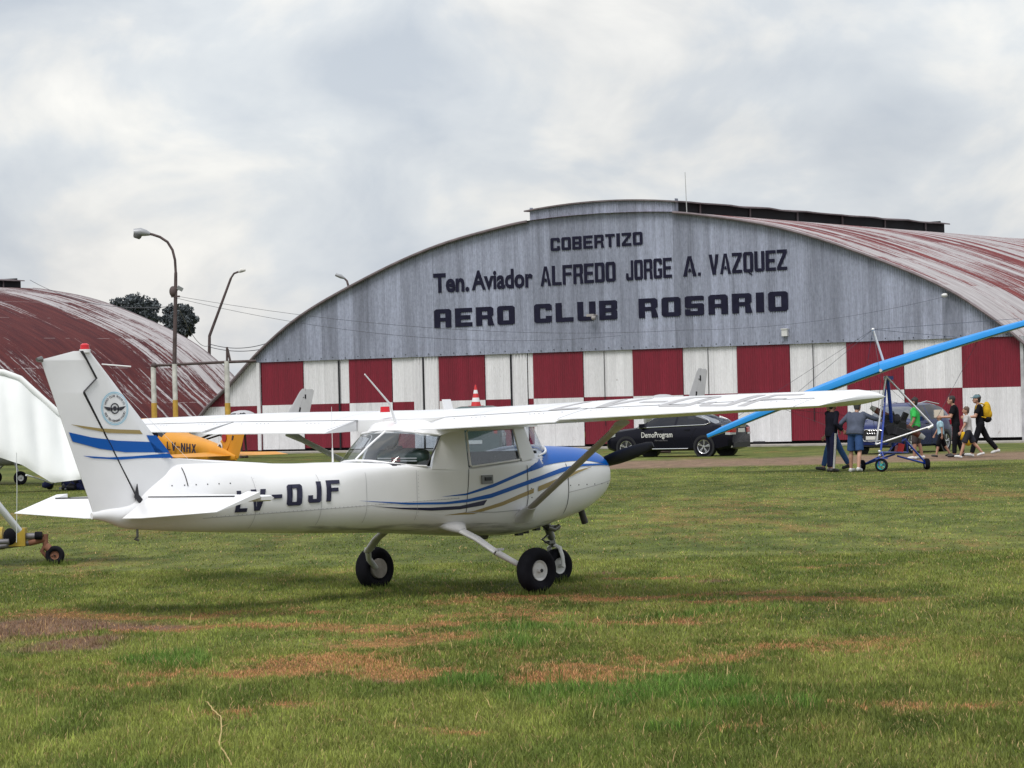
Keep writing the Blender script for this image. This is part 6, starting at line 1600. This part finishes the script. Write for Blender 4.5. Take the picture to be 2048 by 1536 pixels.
    b = MB(); torso(b, .014*k if not C.get('loose') else .03*k); sl = C.get('sleeve',.6)
    for n_ in 'LR':
        joint(b,'sh'+n_,.078)
        if sl <= 1: limb(b, ['sh'+n_, J['sh'+n_].lerp(J['el'+n_], sl)], [.072,.066 if not C.get('loose') else .075])
        else: limb(b, ['sh'+n_,'el'+n_], [.070,.058]); joint(b,'el'+n_,.060); limb(b, ['el'+n_, J['el'+n_].lerp(J['wr'+n_], sl-1)], [.060,.046])
    if C.get('hem'): b.tube([J['pel']+U_*.05*k, J['pel']-U_*C['hem']*k], [(.125*k,.172*k),(.13*k,.178*k)], 18, flat=(1,0,0))
    remesh(b, C.get('top_name','shirt'), C['top'], t, .016)
    b = MB(); ll = C.get('legs',1.9); lo = C.get('leg_w',1.0)
    b.tube([J['pel']+U_*.10*k, J['pel']-U_*.08*k], [(.118*k,.162*k*C.get('wide',1)),(.122*k,.168*k*C.get('wide',1))], 18, flat=(1,0,0))
    for n_ in 'LR':
        joint(b,'hip'+n_,.10)
        if ll <= 1: limb(b, ['hip'+n_, J['hip'+n_].lerp(J['knee'+n_], ll)], [.098,.084*lo])
        else: limb(b, ['hip'+n_,'knee'+n_], [.098,.073*lo]); joint(b,'knee'+n_,.073*lo); limb(b, ['knee'+n_, J['knee'+n_].lerp(J['ank'+n_], ll-1)], [.073*lo,.058*lo])
    tr = remesh(b, C.get('leg_name','trousers'), C['bottom'], t, .016)
    if C.get('side_stripe'):
        bs = MB()
        for n_, s in (('L',1),('R',-1)):
            for dx_ in (-.020,0,.020):
                for a_, c_, r0, r1 in (('hip','knee',.105,.077),('knee','ank',.077,.064)):
                    A, B_ = J[a_+n_], J[c_+n_]; off = Vector((dx_*k,s*r0*k,0)); of2 = Vector((dx_*k,s*r1*k,0)); bs.tube([A+off, B_+of2], .0065*k, 5)
        bs.each('side_stripe', M_plate, tr)
    for n_ in 'LR':
        b = MB(); d = (J['toe'+n_]-J['heel'+n_]); b.tube([J['heel'+n_]-d*.10, J['heel'+n_]+d*.3+Vector((0,0,.022*k)), J['toe'+n_]+Vector((0,0,.006)), J['toe'+n_]+d*.18], [.040*k,.050*k,.042*k,.024*k], 12); b.tube([J['heel'+n_]+d*.15, J['ank'+n_]], .045*k, 10)
        remesh(b, 'shoe', C.get('shoe', M_white_shoe), t, .014)
    if C.get('hair') is not None:
        b = MB(); b.ball(J['head']+Vector((-.018*k,0,.022*k)), (.100*k*hs,.087*k*hs,.112*k*hs)); b.ball(J['head']+Vector((-.05*k,0,-.02*k)), (.062*k*hs,.078*k*hs,.085*k*hs)); rr_ = np.random.default_rng(int(abs(x*1000)))
        for _ in range(14):
            d = Vector(rr_.normal(size=3)); d.x -= .4; d.z = abs(d.z); d.normalize(); b.ball(J['head']+Vector((-.02*k,0,.03*k))+Vector((d.x*.09,d.y*.075,d.z*.10))*k*hs, .026*k, 0, 8, 6)
        remesh(b, 'hair', C['hair'], t, .014)
    b = MB()
    for s in (-1,1): b.ball(J['head']+hx*.088*k*hs+Vector((0,s*.032*k,.012*k)), (.010*k,.013*k,.008*k), 0, 8, 6)
    b.build('eyes', M_black, t)
    if C.get('cap'):
        b = MB(); b.ball(J['head']+Vector((-.005,0,.055*k)), (.108*k,.088*k,.078*k)); b.ball(J['head']+Vector((.10*k,0,.045*k)), (.085*k,.075*k,.012*k)); remesh(b, 'cap', C['cap'], t, .011)
    if C.get('collar'):
        b = MB(); b.tube([J['neck']-U_*.02*k, J['neck']+U_*.02*k], .070*k, 14); b.build('collar', C['collar'], t, smooth=60)
    J['root'] = t; J['k'] = k
    return J
M_skin = pbr('skin', (.42,.235,.165), .55); M_skin2 = pbr('skin_tanned', (.30,.155,.105), .55)
M_white_shoe = pbr('white_trainer', (.55,.55,.55), .6); M_dshoe = pbr('dark_shoe', (.03,.028,.03), .6); M_brshoe = pbr('brown_boot', (.09,.035,.03), .6)
cl = lambda n_, c: pbr(n_, c, .9, var=.2, vscale=7, spec=.12)
M_jkt = cl('black_jacket', (.010,.010,.018)); M_trk = cl('navy_track_pants', (.010,.012,.035)); M_jean = cl('blue_denim', (.035,.075,.19)); M_jean2 = cl('faded_denim', (.05,.11,.27))
M_swt = cl('grey_blue_sweater', (.095,.11,.16)); M_grn = cl('bright_green_tee', (.05,.46,.10)); M_khk = cl('dark_khaki', (.055,.045,.045)); M_ltb = cl('pale_blue_tee', (.36,.56,.66))
M_blk = cl('black_cloth', (.009,.009,.012)); M_lgt = cl('light_grey_tee', (.45,.44,.44)); M_char = cl('charcoal_shorts', (.03,.03,.04)); M_wsh = cl('white_cloth', (.65,.65,.66))
M_hdk = pbr('dark_hair', (.015,.010,.010), .7); M_hbr = pbr('light_brown_hair', (.22,.13,.065), .7); M_hbr2 = pbr('brown_hair', (.085,.05,.035), .7); M_hgr = pbr('grey_black_hair', (.05,.05,.055), .7)
M_cap = cl('faded_blue_cap', (.12,.19,.22)); M_yel2 = cl('yellow_nylon', (.55,.34,.02))
def gp(px, py, Y): return at(px, py, Y).x
person('person in black jacket and dark track pants with white side stripes, hands on hips', gp(1664,940,75.6), 75.6, 28, 1.76, dict(legL=(5,8),legR=(-4,2),armL=(20,12,50),armR=(-22,22,70),lean=5), dict(top=M_jkt, top_name='jacket', sleeve=1.9, loose=1, hem=.10, bottom=M_trk, legs=1.93, leg_w=1.12, side_stripe=1, hair=M_hdk, shoe=M_dshoe, skin=M_skin2))
person('person in blue jeans and white shirt standing behind the one in the black jacket', gp(1668,938,77.2), 77.2, 172, 1.72, dict(legL=(21,6),legR=(-24,4),abdL=5,abdR=5,armL=(10,10,20),armR=(-8,10,15),lean=3), dict(top=M_wsh, sleeve=.7, bottom=M_jean2, legs=1.93, leg_w=1.1, hair=M_hdk, shoe=M_dshoe))
person('person in grey blue sweater and denim shorts, reaching out to hold the microlight mast', gp(1712,942,75.1), 75.1, 58, 1.74, dict(legL=(8,4),legR=(-6,14),abdL=7,abdR=6,armR=(62,38,14),armL=(-20,42,62),lean=12,nod=12), dict(top=M_swt, top_name='sweater', sleeve=1.92, loose=1, hem=.06, belly=1, wide=1.16, bottom=M_jean, legs=.98, leg_w=1.28, leg_name='shorts', hair=M_hgr, shoe=M_white_shoe, skin=M_skin))
person('person in bright green tee and dark shorts beside the blue car', gp(1833,917,88.0), 88.0, 172, 1.76, dict(legL=(6,4),legR=(-8,6),armL=(6,8,20),armR=(10,8,25),lean=2), dict(top=M_grn, sleeve=.75, loose=1, hem=.04, bottom=M_khk, legs=1.05, leg_w=1.2, leg_name='shorts', hair=M_hdk, shoe=M_white_shoe, skin=M_skin2))
person('child in pale blue tee and black shorts, walking with fair hair', gp(1883,912,90.5), 90.5, 178, 1.28, dict(legL=(18,6),legR=(-17,14),armL=(-10,8,10),armR=(14,8,16),lean=4), dict(top=M_ltb, sleeve=.7, loose=1, hem=.05, bottom=M_blk, legs=1.1, leg_w=1.35, leg_name='shorts', hair=M_hbr, shoe=M_dshoe))
Jb = person('person in black clothes with dark hair carrying a carton in front of the chest', gp(1913,914,89.6), 89.6, 176, 1.80, dict(legL=(6,3),legR=(-9,8),armL=(22,6,68),armR=(24,6,66),lean=5,nod=16), dict(top=M_blk, sleeve=.7, bottom=M_blk, legs=1.93, leg_w=1.1, hair=M_hdk, shoe=M_dshoe, skin=M_skin))
person('child in light grey tee and charcoal shorts, walking between the two adults in black', gp(1938,916,88.0), 88.0, 176, 1.50, dict(legL=(22,4),legR=(-24,16),armL=(20,12,10),armR=(-16,8,14),lean=5), dict(top=M_lgt, sleeve=.7, loose=1, hem=.05, bottom=M_char, legs=.95, leg_w=1.3, leg_name='shorts', hair=M_hbr2, shoe=M_white_shoe))
Jc = person('person in black tee with pale blue cap, wearing a yellow backpack', gp(1962,914,89.4), 89.4, 177, 1.84, dict(legL=(20,4),legR=(-26,14),armL=(24,8,62),armR=(18,8,72),lean=4,nod=8), dict(top=M_blk, sleeve=.7, bottom=M_blk, legs=1.93, leg_w=1.12, hair=M_hdk, cap=M_cap, shoe=M_white_shoe, skin=M_skin))
# backpack and carton
rt_ = Jc['root']; mw_ = rt_.matrix_basis
def place(J, p): r = J['root']; return r.location + r.rotation_euler.to_matrix() @ Vector(p)
bp_ = thing('backpack', 'yellow backpack with dark base on the back of the person in the pale cap', 'backpack', place(Jc, Jc['chest']+Vector((-.22,0,.0))), (0,0,R(177)))
b = MB(); b.ball((0,0,.02), (.13,.16,.27)); b.ball((-.05,0,-.08), (.11,.14,.15)); remesh(b, 'bag', M_yel2, bp_, .016)
b = MB(); b.ball((-.02,0,-.22), (.12,.155,.10)); b.build('bag_base', M_blk, bp_, smooth=60)
b = MB()
for s in (-1,1): b.tube([(.06,s*.10,.20),(.16,s*.11,.24),(.31,s*.12,.16),(.33,s*.12,.0),(.20,s*.15,-.14),(.04,s*.13,-.18)], .018, 6)
b.build('strap', M_yel2, bp_, smooth=60)
hm = (Jb['hdL']+Jb['hdR'])/2
bx_ = thing('carton', 'pale cardboard carton held by the dark haired person in black', 'box', place(Jb, hm+Vector((-.02,0,.10))), (0,0,R(176)))
b = MB(); b.box((0,0,0), (.26,.30,.22)); b.build('carton_body', pbr('cardboard', (.56,.50,.42), .8), bx_)
b = MB(); b.box((0,0,.1115), (.26,.05,.002)); b.box((.1315,0,.0), (.002,.16,.10)); b.build('carton_label', M_plate, bx_)
yb = thing('bag', 'yellow and black bag hanging beside the grey clad child', 'bag', (gp(1928,880,88.8), 88.8, .62))
b = MB(); b.ball((0,0,0), (.15,.09,.13)); b.ball((.12,0,-.14), (.12,.08,.14)); b.build('bag_body', [M_yel2], yb, smooth=60)
b = MB(); b.ball((-.10,.02,.02), (.12,.09,.11)); b.build('bag_side', M_blk, yb, smooth=60)
